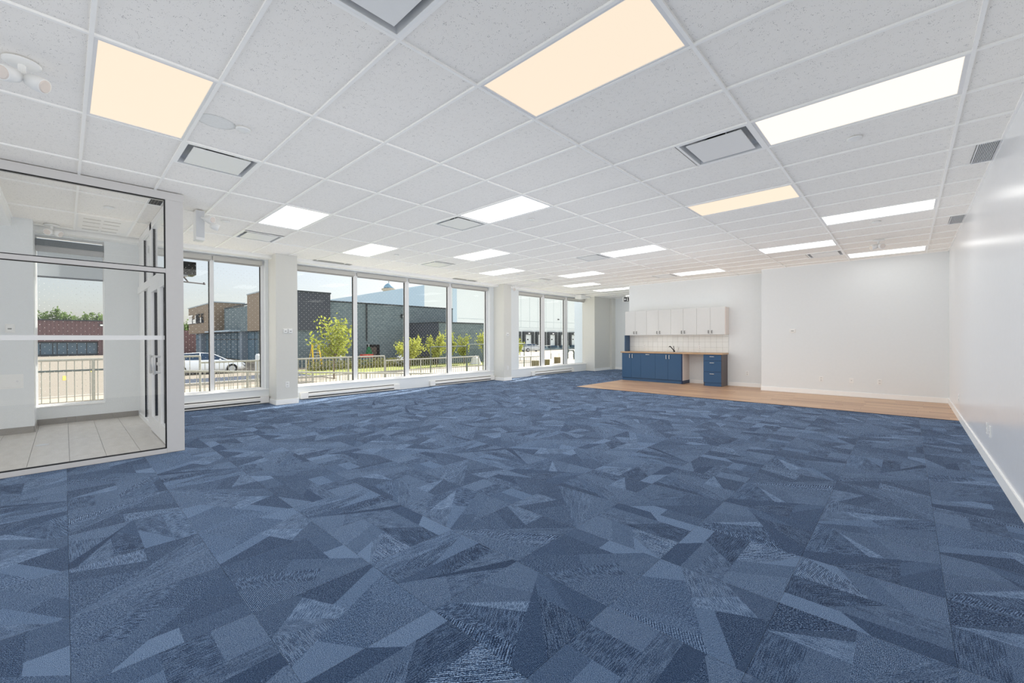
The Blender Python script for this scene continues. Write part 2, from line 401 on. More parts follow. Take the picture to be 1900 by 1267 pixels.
# ceiling
CE = struct('ceiling', MB().box(-10.0, XR+.2, YK-.2, YF+.25, H+.10, H+.4), mat('plenum', (200, 200, 200), .9))
cx = [.296-1.22*k for k in range(0, 9)]; CX = [XR] + cx + [XH]          # column lines
ry = [2.556+.61*j for j in range(-11, 23)]; RY = [YK]+[v for v in ry if v > YK+.05 and v < YF-.05]+[YF]
lights = [(1, 2, 'mid', 'large ceiling light panel second from the front beside the right wall strip'),
 (1, 8, 'cool', 'ceiling light panel midway along the row nearest the right wall'),
 (1, 14, 'cool', 'thin-looking light panel nearest the blank back wall by the right corner'),
 (2, -1, 'warm', 'biggest warm light panel cut by the top edge of the photo'),
 (2, 5, 'warm', 'warm ceiling panel between the big air diffuser and the back wall'),
 (2, 11, 'cool', 'light panel close to the back wall above the wall thermostat'),
 (4, -4, 'warm', 'warm light panel at upper left near the twin-head emergency lamp'),
 (4, 2, 'cool', 'white light panel touching the square diffuser at mid ceiling'),
 (4, 8, 'cool', 'long light panel in front of the white wall cupboards'),
 (4, 14, 'cool', 'light panel directly above the kitchen wall cupboards'),
 (6, -1, 'cool', 'light panel just right of the glass vestibule corner post'),
 (6, 5, 'cool', 'light panel second along the row leaving the vestibule post'),
 (6, 11, 'cool', 'light panel third along the row leaving the vestibule post'),
 (6, 17, 'cool', 'mostly hidden light panel behind the kitchen wall end'),
 (7, 2, 'cool', 'light panel nearest the first window pier'),
 (7, 8, 'cool', 'light panel over the right half of the long window'),
 (7, 14, 'cool', 'small light panel in front of the furthest window'),
 (7, 17, 'cool', 'furthest narrow light panel near the exit sign'),
 (7, 21, 'cool', 'sliver of light panel right above the exit sign')]
# the part of the room behind the camera is lit the same way
behind = []
diffs = [(2, -3, 1, 'square air diffuser cut by the top edge of the photo', -2.144), (4, -3, -1, 'square air diffuser beside the upper left light panel', -5.194),
 (2, 2, -1, 'large square air diffuser beside the right-hand light panels', -1.534), (4, 2, -1, 'square air diffuser touching the mid ceiling light panel', -5.194),
 (7, -1, -1, 'faint air diffuser above the window left of the first pier', -8.244), (7, 5, -1, 'air diffuser over the middle of the long window', -8.244),
 (4, 8, -1, 'air diffuser left of the long panel facing the kitchen', -5.194), (7, 11, -1, 'air diffuser over the second window pier', -8.244),
 (4, 14, -1, 'thin-looking air diffuser above the left wall cupboards', -5.194), (2, 13, -1, 'thin-looking air diffuser close to the blank back wall', -1.534)]
occ = {}
for c, j, *_ in lights: occ[(c, j)] = ('L',)
for c, j in behind: occ[(c, j)] = ('L',)
dd = {(1.0, 0): None}
dif_cells = []
for c, j, s_, lab, xl in diffs:
    xr = xl+.61
    col = 1 + int(round((.296-(xl+.305))/1.22-.0001-.5+.0)) if False else None
    for q in range(1, 9):
        if cx[q]-.01 <= xl and xr <= cx[q-1]+.01: col = q
    dif_cells.append((col, j, xl, lab)); occ[(col, j)] = ('D', xl)
occ[(8, -4)] = ('V',)
tb = 0.0105
tcount = 0
def tile_box(xa, xb, ya_, yb):
    global tcount
    o = obj('ceiling_tile', MB().box(0, xb-xa, 0, yb-ya_, 0, .012), CTILE, CE); o.location = (xa, ya_, H+.009); tcount += 1
for ci in range(len(CX)-1):
    xb, xa = CX[ci], CX[ci+1]
    for rj in range(len(RY)-1):
        y0, y1 = RY[rj], RY[rj+1]; j = int(round((y0-2.556)/.61)) if rj else -99
        if ci == 0 and j in (5, 10):   # return grilles in the edge strip
            tile_box(xa+.004, .46, y0+.004, y1-.004) ; continue
        k = occ.get((ci, j))
        if xb > XK and y0 > YA+.1: continue
        if k is None: tile_box(xa+.004, xb-.004, y0+.004, y1-.004)
        elif k[0] == 'D':
            xl = k[1]
            if xl-xa > .1: tile_box(xa+.004, xl-.01, y0+.004, y1-.004)
            if xb-(xl+.61) > .1: tile_box(xl+.62, xb-.004, y0+.004, y1-.004)
for x in cx+[]:
    yt = YF if x < XK else (YB if x > XS else YA)
    obj('grid_bar', MB().box(x-tb, x+tb, YK, yt, H-.005, H+.03), TBAR, CE)
for yv in RY[1:-1]:
    xr_ = XR if yv < YB else (XS if yv < YA else XK)
    for a, b_ in zip(CX[1:], CX[:-1]):
        if b_ > xr_+.7: continue
        obj('grid_bar', MB().box(a+tb, min(b_, xr_)-tb, yv-tb, yv+tb, H-.0045, H+.02), TBAR, CE)
obj('grid_bar', MB().box(XR-.02, XR, YK, YB, H-.002, H+.01), TBAR, CE)
obj('grid_bar', MB().box(XS, XR, YB-.02, YB, H-.002, H+.01), TBAR, CE)
obj('grid_bar', MB().box(XK, XS, YA-.02, YA, H-.002, H+.01), TBAR, CE)
obj('grid_bar', MB().box(-9.3, XK, YF-.02, YF, H-.002, H+.01), TBAR, CE)
def ceiling_light(c, j, tint, label, group='troffer light panels in the ceiling'):
    x1, x0 = cx[c-1], cx[c]; y0 = 2.556+.61*j; y1 = y0+.61
    t = Thing('ceiling_light', label, 'ceiling light', ((x0+x1)/2, (y0+y1)/2, H), group)
    t.part('frame', MB().ring(x0+tb, x1-tb, y0+tb, y1-tb, H-.001, H+.02, .024, .018), ALU)
    t.part('diffuser', MB().box(x0+.036, x1-.036, y0+.03, y1-.03, H+.004, H+.012), LIGHTM[tint])
    return t
for c, j, tint, lab in lights: ceiling_light(c, j, tint, lab)
for c, j in behind: ceiling_light(c, j, 'cool', 'light panel behind the camera out of view')
def air_diffuser(xl, y0, label):
    x0, x1, y1 = xl+tb, xl+.61-tb, y0+.61-tb; y0 += tb; xm, ym = (x0+x1)/2, (y0+y1)/2
    t = Thing('air_diffuser', label, 'air vent', (xm, ym, H), 'square plaque air diffusers')
    t.part('frame', MB().ring(x0, x1, y0, y1, H-.004, H+.004, .022), TRIM)
    a, b_, c_, d_ = x0+.022, x1-.022, y0+.022, y1-.022; g = .05; z0, z1 = H, H+.06
    mb = MB(); lo = [(a, c_, z0), (b_, c_, z0), (b_, d_, z0), (a, d_, z0)]
    mid = [(a+g*.35, c_+g*.35, z0+.05), (b_-g*.35, c_+g*.35, z0+.05), (b_-g*.35, d_-g*.35, z0+.05), (a+g*.35, d_-g*.35, z0+.05)]
    hi = [(a+g, c_+g, z1), (b_-g, c_+g, z1), (b_-g, d_-g, z1), (a+g, d_-g, z1)]
    for A, B in ((lo, mid), (mid, hi)):
        for i in range(4): mb.quad(A[i], A[(i+1) % 4], B[(i+1) % 4], B[i])
    mb.quad(*hi)
    t.part('housing', mb, STEELP)
    t.part('duct_collar', MB().lathe((xm, ym, z1-.002), [(0, .15), (.004, .14)], 24), DARK)
    t.part('plaque', MB().box(x0+.068, x1-.068, y0+.068, y1-.068, H-.006, H+.004), PLASTIC, bevel=.002)
    for sx in (-1, 1):
        for sy in (-1, 1):
            t.part('hanger', MB().box(xm+sx*.1-.004, xm+sx*.1+.004, ym+sy*.19-.004, ym+sy*.19+.004, H+.004, z1), STEELP)
for col, j, xl, lab in dif_cells: air_diffuser(xl, 2.556+.61*j, lab)
# vestibule slotted vent
t = Thing('slot_vent', 'white slotted supply vent in the vestibule ceiling', 'air vent', (-8.85, .42, H))
x0, x1, y0, y1 = cx[8]+tb, cx[7]-tb, .116+tb, .726-tb
t.part('plate', MB().box(x0, x1, y0, y1, H-.004, H+.006), PLASTIC)
for a in (x0+.16, x0+.42, x0+.72, x0+.95):
    for b_ in (.17, .38):
        t.part('slot', MB().box(a, a+.035, y0+b_-.1, y0+b_+.08, H-.007, H-.004), mat('slot_grey', (186, 184, 180), .5))
# return grilles on the right edge strip
for y0, lab in ((5.606, 'nearer grey louvred grille in the ceiling beside the right wall'), (8.656, 'further grey louvred grille in the ceiling beside the right wall')):
    t = Thing('return_grille', lab, 'air vent', (.54, y0+.3, H), 'louvred ceiling grilles')
    t.part('frame', MB().ring(.464, .612, y0+.012, y0+.598, H-.004, H+.012, .006, .012), STEELP)
    for q in range(12):
        t.part('louvre', MB().box(.470+.0115*q, .470+.0115*q+.006, y0+.024, y0+.586, H-.002, H+.014), STEELP)
    t.part('backing', MB().box(.464, .612, y0+.012, y0+.598, H+.016, H+.02), mat('grille_dark', (70, 72, 74), .7))
# small slot grilles near the window header
for y0, lab in ((3.72, 'slim grey linear vent in the ceiling edge above the first pane of the long window'), (7.6, 'slim grey linear vent in the ceiling edge above the third pane of the long window')):
    t = Thing('linear_vent', lab, 'air vent', (-9.4, y0+.4, H)); t.part('frame', MB().box(-9.47, -9.34, y0, y0+.85, H-.004, H+.002), mat('vent_grey', (176, 176, 172), .5))
    for q in range(3): t.part('slot', MB().box(-9.455+.035*q, -9.44+.035*q, y0+.02, y0+.83, H-.006, H-.004), mat('vent_slot', (140, 140, 138), .6))
t = Thing('corner_grille', 'small black grille in the vestibule ceiling by the glass corner', 'air vent', (-6.85, .8, H))
t.part('frame', MB().ring(-7.0, -6.69, .722, .866, H-.005, H-.001, .012), STEELP)
t.part('opening', MB().box(-6.99, -6.70, .732, .856, H-.004, H-.002), DARK)
for q in range(3): t.part('louvre', MB().box(-6.99, -6.70, .752+.03*q, .756+.03*q, H-.006, H-.004), GREYS)
# discs on the ceiling
def disc(x, y, label, r=.055, drop=.012):
    return single('sprinkler_cover', MB().lathe((x, y, H+.009), [(0, r*.8), (.006, r), (.006+drop, r*.92), (.008+drop, r*.4)], 24), PLASTIC, label, 'sprinkler cover', (x, y, H), 'round white sprinkler covers', True)
for x, y, lab in ((-3.985, 1.02, 'round white cover at the edge of the ring-shaped ceiling stain'), (-3.986, 4.66, 'round white cover in front of the mid ceiling light panel'), (-.33, 4.71, 'round white cover below the largest right-hand light panel'),
                  (-.331, 8.325, 'round white cover nearer the back wall in the right-hand tile row'), (-7.63, 4.67, 'round white cover above the first panes of the long window'), (-7.585, .41, 'round white cover on the vestibule ceiling'),
                  (-7.25, 1.62, 'round white cover just behind the wall-hung emergency lamp'), (-7.63, 8.35, 'tiny round cover above the second window pier'), (-7.63, 12.1, 'tiny round cover far down the window side'), (-.33, 11.95, 'tiny round cover close to the back wall on the right')):
    disc(x, y, lab)
mb = MB(); n = 40
ro_, ri_ = [], []
for i in range(n):
    a = 2*math.pi*i/n; rr_ = .125+R.uniform(-.004, .004); ro_.append((-4.02+rr_*math.cos(a)*.95, .84+rr_*math.sin(a)*1.1, H+.0085))
mb.quad(*ro_)
def m_ring():
    b = NB('ceiling_stain'); tc = b.n('TexCoord').outputs['Object']; ln = b.n('VectorMath', {0: b.n('Mapping', {0: tc, 'Scale': (1, .9, 0)}).outputs[0]}, operation='LENGTH').outputs['Value']
    f = b.math('MULTIPLY', b.math('SUBTRACT', ln, .09), 26.0); f2 = b.math('MINIMUM', b.math('MAXIMUM', f, .24), .8)
    nz = b.n('TexNoise', {'Vector': tc, 'Scale': 60.0}).outputs[0]
    b.set('Base Color', b.mix(b.math('MULTIPLY', f2, b.math('ADD', nz, .15)), srgb((236, 236, 233)), srgb((168, 166, 158)))); b.set('Roughness', .9); return b.m
obj('ceiling_stain', mb, m_ring(), CE, (-4.02, .84, 0)).location = (-4.02, .84, 0)
# ------------------------------------------------------------------ walls
struct('wall_right', MB().box(XR, XR+.15, YK, YF+.2, -.02, H+.1), WALLG)
struct('wall_back', MB().box(XS, XR+.1, YB, YF+.2, -.02, H+.1), WALL)
struct('wall_alcove', MB().box(XK, XS, YA, YF+.2, -.02, H+.1), WALL)
struct('wall_far', MB().box(-9.9, XK, YF, YF+.2, -.02, H+.1), WALL)
struct('wall_front', MB().box(-9.9, XR+.1, YK-.15, YK, -.02, H+.1), WALL)
# window wall: plinth, lintel, reveals, piers
WIN = [(1.0, 2.865, [1.929, 1.997], (.96, 2.925)), (3.42, 9.318, [4.825, 4.923, 6.269, 6.391, 7.717, 7.857], (3.33, 9.5)), (10.70, 15.02, [12.039, 12.235, 13.471, 13.676], (9.84, 14.85))]
wl = MB()
wl.box(-10.0, XW, .96, YF+.1, -.3, BOT-.015)                       # plinth
wl.box(-10.0, XW, .96, YF+.1, TOP+.02, H+.12)                      # lintel
for a, b_ in ((.96, 1.0), (2.865, 3.42), (9.318, 10.70), (15.02, YF+.1)): wl.box(-10.0, XW, a, b_, BOT-.015, TOP+.02)
WL = struct('wall_left', wl, WALL)
for a, b_ in ((.97, 2.925), (3.335, 9.5), (9.84, 14.85)):           # dropped fascia at the ceiling edge
    obj('header', MB().box(XW-.02, XH, a, b_, H-.062, H+.05), TRIM, WL)
for a, b_ in ((2.925, 3.335), (9.5, 9.84)):
    obj('pier', MB().box(-9.9, XP, a, b_, -.02, H+.05), PIER, WL)
obj('pier', MB().box(-9.9, -9.3, 14.85, YF, -.02, H+.05), PIER, WL)
obj('pipe_casing', MB().box(-9.32, -9.2, 16.05, YF, 0, H), PIER, WL)
# vestibule shell
vw = MB()
VX = -9.8
vw.box(-10.0, VX, -.30, .96, -.3, .27).box(-10.0, VX, -.30, .96, 2.96, H+.1).box(-10.0, VX, .465, .96, .27, 2.96)
vw.box(-10.0, -9.15, -3.0, -.30, -.3, H+.1)
VW = struct('wall_vestibule', vw, WALL)
obj('header', MB().box(VX-.01, -9.55, -.30, .92, H-.07, H+.05), TRIM, VW)
obj('partition_stub', MB().box(-9.8, -9.72, .90, .965, 0, H), ALU, VW)
struct('wall_entrance', MB().box(-10.0, -6.3, -3.15, -3.0, -.02, H+.1), WALL)
obj('bulkhead', MB().box(-9.2, -6.36, -3.0, -.50, H-.13, H-.0), TRIM, VW)
sk = Thing('baseboard_vestibule', '', '', (-9.15, -.3, 0), kind='structure')
for a, b_ in ((-3.0, -2.2), (-2.2, -1.6), (-1.6, -1.0), (-1.0, -.3)): sk.part('skirting_tile', MB().box(-9.15, -9.138, a, b_-.003, 0, .092), FBASE)
sk.part('skirting_tile', MB().box(VX, -9.138, -.30, -.29, 0, .092), FBASE)
for a, b_ in ((-.29, .02), (.02, .135), (.135, .56), (.56, .885)): sk.part('skirting_tile', MB().box(VX, VX+.012, a, b_-.003, 0, .092), FBASE)
# baseboards
struct('baseboard_right', MB().box(XR-.012, XR, YK, YB, 0, .105).box(XR-.014, XR, YK, YB, .1, .11), TRIM)
struct('baseboard_back', MB().box(XS-.012, XR-.012, YB-.012, YB, 0, .105).box(XS-.012, XS, YB, YA, 0, .105).box(-3.62, XS-.012, YA-.012, YA, 0, .105).box(-4.68, -4.14, YA-.012, YA, 0, .105), TRIM)
struct('baseboard_far', MB().box(-9.2, XK, YF-.012, YF, 0, .105).box(-9.3, -9.288, 14.85, 16.05, 0, .105), TRIM)
pb = MB()
for a, b_ in ((2.925, 3.335), (9.5, 9.84)):
    pb.box(XP, XP+.012, a-.012, b_+.012, 0, .1).box(XW, XP, a-.012, a, 0, .1).box(XW, XP, b_, b_+.012, 0, .1)
struct('baseboard_pier', pb, TRIM)
# ------------------------------------------------------------------ windows with roller blinds and bird-safe dots
def dots(y0, y1, z0, z1, x):
    mb = MB(); r = .0043; nz = int((z1-z0)/.05)
    for k in range(nz):
        z = z0+.03+.05*k; ny = int((y1-y0)/.1)
        for q in range(ny+1):
            y = y0+.02+.1*q+(.05 if k % 2 else 0)
            if y > y1-.01: continue
            mb.add([(x, y-r, z-r*.6), (x, y, z-r*1.1), (x, y+r, z-r*.6), (x, y+r, z+r*.6), (x, y, z+r*1.1), (x, y-r, z+r*.6)], [(0, 1, 2, 3, 4, 5)])
    return mb
DOT = MATS['dot']
def window(idx, y0, y1, mull, sill_y):
    t = Thing('window_%d' % idx, '', '', (GX, (y0+y1)/2, BOT), kind='structure')
    xa, xb = GX-.03, GX+.035
    fr = MB().box(xa, xb, y0, y0+.045, BOT+.03, TOP-.03).box(xa, xb, y1-.055, y1, BOT+.03, TOP-.03)
    fr.box(xa, xb, y0, y1, BOT-.02, BOT+.03).box(xa, xb, y0, y1, TOP-.03, TOP+.03)
    t.part('window_frame', fr, ALU)
    t.part('window_sill', MB().box(XW+.012, xb, sill_y[0], sill_y[1], BOT-.018, BOT-.002), TRIM)
    edges = [y0+.045]+mull+[y1-.055]
    for a, b_ in zip(edges[1:-1:2], edges[2:-1:2]): t.part('mullion', MB().box(xa-.02, xb+.01, a+.004, b_-.004, BOT+.03, TOP-.03), ALU)
    n = 0
    for a, b_ in zip(edges[0::2], edges[1::2]):
        p = t.part('pane', MB().box(GX-.006, GX+.006, a, b_, BOT+.03, TOP-.03), GLASSO)
        t.part('gasket', MB().ring(0, 0, 0, 0, 0, 0, 0).__class__().box(GX-.012, GX+.012, b_-.014, b_-.002, BOT+.03, TOP-.03).box(GX-.012, GX+.012, a, a+.004, BOT+.03, TOP-.03), GASK)
        t.part('dot_film', dots(a, b_, BOT+.05, 2.8, GX+.0075), DOT, under=p, kind='stuff')
        bl = t.part('blind_cassette', MB().box(xb-.01, xb+.055, a-.02, b_+.02, 2.865, 2.945), mat('blind_grey', (190, 188, 182), .5))
        t.part('blind_hem', MB().box(xb+.005, xb+.02, a+.005, b_-.005, 2.835, 2.865), mat('blind_hem_grey', (166, 164, 160), .5))
    return t
ALLW = [window(i+1, *w_) for i, w_ in enumerate(WIN)]
# vestibule window with lowered mesh roller shade
t = Thing('window_4', '', '', (-9.9, .08, .27), kind='structure')
t.part('window_frame', MB().box(-9.93, -9.87, -.30, -.285, .31, 2.93).box(-9.93, -9.87, .45, .465, .31, 2.93).box(-9.93, -9.87, -.3, .465, .27, .31).box(-9.93, -9.87, -.3, .465, 2.93, 2.96), ALU)
t.part('window_sill', MB().box(-9.87, -9.785, -.299, .464, .27, .29), TRIM)
p = t.part('pane', MB().box(-9.906, -9.894, -.285, .45, .31, 2.93), GLASSO)
t.part('dot_film', dots(-.28, .45, .34, 2.9, -9.892), DOT, under=p, kind='stuff')
t.part('blind_cassette', MB().box(-9.87, -9.80, -.297, .462, 2.80, 2.90), mat('cassette_dark', (112, 118, 122), .5))
t.part('blind_roll', MB().box(-9.86, -9.815, -.29, .455, 2.71, 2.80), mat('roll_grey', (176, 176, 176), .6))
t.part('roller_shade', MB().box(-9.845, -9.8435, -.28, .45, 2.325, 2.72), SHADE)
t.part('blind_hem', MB().box(-9.852, -9.836, -.28, .45, 2.305, 2.33), mat('hem_dark', (120, 124, 128), .5))
# ------------------------------------------------------------------ vestibule glass screen
GXV = -6.3
v = Thing('glass_partition', 'white framed glass partition enclosing the entrance vestibule on the left', 'glass wall', (GXV, -.5, 0))
xa, xb = GXV-.06, GXV
v.part('corner_post', MB().box(GXV-.10, xb, .815, .98, 0, H-.001), ALUG, bevel=.003)
v.part('post', MB().box(xa, xb, -1.55, -1.49, .05, 2.955), ALUG)
v.part('post', MB().box(xa, xb, -3.0, -2.94, .05, 2.955), ALUG)
v.part('bottom_rail', MB().box(xa, xb, -3.0, .815, 0, .053), ALUG)
v.part('top_rail', MB().box(xa-.04, xb+.004, -3.0, .984, 2.957, H-.0015), ALUG)
v.part('transom', MB().box(xa, xb, -3.0, .815, 2.103, 2.153), ALUG)
for za, zb in ((.058, 2.098), (2.158, 2.952)):
    for a, b_ in ((-2.94, -1.555), (-1.485, .810)):
        g = v.part('pane', MB().box(GXV-.035, GXV-.025, a, b_, za, zb), GLASS)
        v.part('gasket', MB().box(GXV-.04, GXV-.002, a, b_, zb-.003, zb+.005).box(GXV-.04, GXV-.002, a, b_, za-.005, za+.004).box(GXV-.04, GXV-.002, b_-.006, b_+.004, za, zb), GASK)
        if za < 1: v.part('frosted_band', MB().box(GXV-.0245, GXV-.0235, a, b_, 1.322, 1.371), FROST, under=g)
# side with the double door, plane Y=.88
s = Thing('door_partition', 'white aluminium door screen with tall glazed doors inside the vestibule', 'glass wall', (-8.0, .91, 0))
ya_, yb = .88, .95
X0, X1 = -9.72, -6.40
s.part('post', MB().box(-9.72, -9.10, ya_+.02, yb, 0, 3.0), ALU).name = 'post'
s.part('post', MB().box(-8.476, -8.06, ya_, yb, 0, 2.12), ALU)
s.part('post', MB().box(-8.25, -8.06, ya_, yb, 2.12, H), ALU)
s.part('head_rail', MB().box(X0, X1, ya_, yb, H-.1, H-.0015), ALU)
s.part('transom', MB().box(X0, X1, ya_-.006, yb+.006, 2.12, 2.23), ALU)
s.part('threshold', MB().box(X0, -8.476, ya_, yb, 0, .06), ALU)
for a, b_, za, zb in ((-9.10, -8.476, .06, 2.12), (-9.10, -8.25, 2.23, H-.1), (-8.06, X1, 2.23, H-.1)):
    s.part('pane', MB().box(a, b_, .91, .918, za, zb), GLASS)
    s.part('gasket', MB().box(a, a+.012, .900, .928, za, zb), GASK)
for a, b_, hx in ((-8.06, -7.25, -7.34), (-7.24, -6.42, -7.15)):
    d_ = Thing('door', 'near glazed leaf of the double door with a bar pull' if a > -8 else 'far glazed leaf of the double door with a bar pull', 'door', ((a+b_)/2, .915, 0), 'glazed vestibule doors')
    d_.part('door_frame', MB().box(a+.004, a+.10, ya_-.02, yb+.02, .012, 2.115).box(b_-.10, b_-.004, ya_-.02, yb+.02, .012, 2.115).box(a+.10, b_-.10, ya_-.02, yb+.02, .012, .22).box(a+.10, b_-.10, ya_-.02, yb+.02, 2.01, 2.115), ALU, bevel=.002)
    g = d_.part('pane', MB().box(a+.10, b_-.10, .911, .919, .22, 2.01), GLASS)
    d_.part('gasket', MB().box(a+.10, a+.112, .898, .932, .22, 2.01), GASK)
    hh = d_.part('pull_handle', MB().tube((hx-.13 if a < -8 else hx+.0, .80, .87), (hx-.13 if a < -8 else hx, .80, 1.12), .016, 12), CHROME, smooth=True)
    for z_ in (.89, 1.10): d_.part('handle_arm', MB().tube((hx-.13 if a < -8 else hx, .80, z_), (hx-.02 if a < -8 else hx+.0, .865, z_), .013, 10), CHROME, under=hh, smooth=True)
    d_.part('lock', MB().lathe((hx, ya_-.02, 1.0), [(0, .022), (.012, .02)], 14, (0, -1, 0)), CHROME)
# ------------------------------------------------------------------ heaters
def heater(y0, y1, label):
    t = Thing('baseboard_heater', label, 'heater', (XW+.04, (y0+y1)/2, 0), 'electric baseboard heaters')
    x0, x1 = XW+.002, XW+.075
    t.part('back_plate', MB().box(x0, x0+.012, y0, y1, .02, .158), HEAT)
    t.part('end_cap', MB().box(x0+.012, x1, y0, y0+.16, .02, .156), HEAT, bevel=.003)
    t.part('end_cap', MB().box(x0+.012, x1, y1-.16, y1, .02, .156), HEAT, bevel=.003)
    mb = MB(); a, b_ = y0+.16, y1-.16
    mb.add([(x0+.012, a, .158), (x0+.035, a, .158), (x0+.035, b_, .158), (x0+.012, b_, .158)], [(0, 1, 2, 3)])
    t.part('top_lip', MB().box(x0+.012, x0+.045, a, b_, .150, .158), HEAT)
    mb = MB(); pr = [(x0+.05, .132), (x1, .118), (x1, .072), (x1-.012, .062)]
    for (p, q), (p2, q2) in zip(pr[:-1], pr[1:]): mb.quad((p, a, q), (p2, a, q2), (p2, b_, q2), (p, b_, q))
    t.part('front_panel', mb, HEAT)
    t.part('element', MB().box(x0+.014, x0+.045, a, b_, .03, .145), HEATD)
    t.part('bottom_lip', MB().box(x0+.012, x1-.004, a, b_, .02, .036), HEAT)
    return t
heater(1.2, 2.905, 'baseboard heater under the window beside the vestibule')
heater(3.53, 5.99, 'long baseboard heater under the left half of the four-pane window')
heater(6.97, 9.46, 'baseboard heater under the right half of the four-pane window')
heater(11.32, 13.9, 'baseboard heater under the furthest window')
# ------------------------------------------------------------------ electrical bits
def plate(name, cat, label, c, axis, wd=.075, ht=.118, group='wall sockets', kind='outlet'):
    x, y, z = c
    def bx(u0, u1, z0, z1, d0, d1):
        if axis == 'x-': return MB().box(x-d1, x-d0, y+u0, y+u1, z+z0, z+z1)
        if axis == 'x+': return MB().box(x+d0, x+d1, y+u0, y+u1, z+z0, z+z1)
        return MB().box(x+u0, x+u1, y-d1, y-d0, z+z0, z+z1)
    t = Thing(name, label, cat, c, group)
    t.part('cover_plate', bx(-wd/2, wd/2, -ht/2, ht/2, 0, .006), PLASTIC, bevel=.002)
    if kind == 'outlet':
        for q in (-.026, .026): t.part('receptacle', bx(-.017, .017, q-.014, q+.014, .006, .009), mat('socket_grey', (206, 206, 204), .4))
    elif kind == 'blank':
        t.part('jack', bx(-.012, .012, -.012, .012, .006, .009), mat('socket_grey', (206, 206, 204), .4))
    elif kind == 'thermo':
        t.part('housing', bx(-wd*.4, wd*.4, -ht*.4, ht*.4, .006, .028), PLASTIC, bevel=.004)
        t.part('display', bx(-wd*.2, wd*.2, -ht*.12, ht*.02, .028, .0295), mat('lcd_grey', (128, 132, 128), .3))
    return t
plate('wall_socket', 'socket', 'left socket low on the blank back wall', (-1.45, YB, .365), 'y')
plate('wall_socket', 'socket', 'middle data plate low on the blank back wall', (-.898, YB, .36), 'y', kind='blank')
plate('wall_socket', 'socket', 'right socket low on the blank back wall', (-.423, YB, .36), 'y')
plate('wall_socket', 'socket', 'socket on the recessed wall right of the drawer unit', (-3.157, YA, .37), 'y')
plate('wall_socket', 'socket', 'further plate of the pair low on the right wall', (XR, 6.62, .366), 'x-')
plate('wall_socket', 'socket', 'nearer plate of the pair low on the right wall', (XR, 6.40, .362), 'x-', kind='blank')
plate('wall_socket', 'socket', 'faint socket on the right wall near the back corner', (XR, 9.88, .343), 'x-')
plate('wall_socket', 'socket', 'socket on the backsplash left of the drawers', (-4.406, YA-.008, 1.05), 'y')
plate('wall_socket', 'socket', 'socket on the backsplash left of the tap', (-6.12, YA-.008, 1.07), 'y')
plate('wall_socket', 'socket', 'socket low on the first window pier', (XP, 3.13, .40), 'x+')
plate('wall_socket', 'socket', 'socket low on the second window pier', (XP, 9.67, .40), 'x+')
plate('thermostat', 'thermostat', 'white thermostat alone on the blank back wall', (-2.014, YB, 1.498), 'y', .14, .10, 'thermostats', 'thermo')
plate('thermostat', 'thermostat', 'left thermostat of the pair on the first window pier', (XP, 3.095, 1.50), 'x+', .09, .10, 'thermostats', 'thermo')
plate('thermostat', 'thermostat', 'right thermostat of the pair on the first window pier', (XP, 3.19, 1.50), 'x+', .09, .10, 'thermostats', 'thermo')
plate('thermostat', 'thermostat', 'thermostat on the second window pier', (XP, 9.66, 1.47), 'x+', .12, .11, 'thermostats', 'thermo')
plate('thermostat', 'thermostat', 'thermostat on the vestibule wall left of its window', (-9.15, -.52, 1.49), 'x+', .09, .12, 'thermostats', 'thermo')
t = Thing('access_panel', 'flush white access hatch low on the vestibule wall', 'access panel', (-9.15, -.51, .74))
t.part('frame', MB().box(-9.15, -9.146, -.62, -.40, .645, .845), PLASTIC); t.part('hatch', MB().box(-9.146, -9.142, -.60, -.42, .665, .825), PLASTIC, bevel=.001)
t.part('latch', MB().lathe((-9.142, -.455, .745), [(0, .012), (.004, .011)], 12, (1, 0, 0)), CHROME)
# floor drain cover
single('floor_drain', MB().lathe((-7.95, -.2, .001), [(0, .06), (-.003, .058)], 20), STEELP, 'round metal drain cover in the vestibule tile floor', 'drain', (-7.95, -.2, 0))
# emergency twin-head lamps
def head(t, c, d, r=.05, L=.11):
    d = Vector(d).normalized(); c = Vector(c)
    h_ = t.part('lamp_head', MB().lathe(c-d*L*.5, [(0, r*.5), (L*.15, r*.85), (L*.6, r), (L, r), (L*1.02, r*.85)], 20, d), PLASTIC, smooth=True)
    t.part('lens', MB().lathe(c+d*(L*.52), [(0, r*.84), (.004, r*.7)], 20, d), mat('lens_ribbed', (224, 214, 206), .2, .1), under=h_)
    for q in range(-3, 4): t.part('lens_rib', MB().box(c.x+d.x*(L*.53)+q*.010-.001, c.x+d.x*(L*.53)+q*.010+.001, c.y+d.y*(L*.53)-.004, c.y+d.y*(L*.53)+.002, c.z+d.z*L*.53-.03, c.z+d.z*L*.53+.03), CHROME, under=h_) if r > .045 and q == 99 else None
def emergency(x, y, label, d1, d2, k=1.0):
    t = Thing('emergency_lamp', label, 'emergency light', (x, y, H), 'twin-head emergency lamps')
    t.part('base_plate', MB().lathe((x, y, H+.002), [(0, .085*k), (.012, .085*k), (.02, .06*k)], 28), PLASTIC, smooth=True)
    t.part('stem', MB().tube((x, y, H-.015), (x, y, H-.075*k), .018*k, 12), PLASTIC)
    for d in (d1, d2):
        d = Vector(d).normalized(); c = Vector((x, y, H-.11*k))+Vector((d.x, d.y, 0))*.075*k+Vector((0, 0, d.z*.02))
        t.part('arm', MB().tube((x, y, H-.07*k), c, .013*k, 10), PLASTIC)
        head(t, c, d, .046*k, .10*k)
emergency(-4.02, -.17, 'white twin-head emergency lamp at the upper left of the ceiling', (.75, -.62, -.35), (.55, .8, -.4))
emergency(-.364, 9.9, 'small twin-head emergency lamp near the right end of the back wall', (-.8, -.6, -.3), (.5, -.9, -.3))
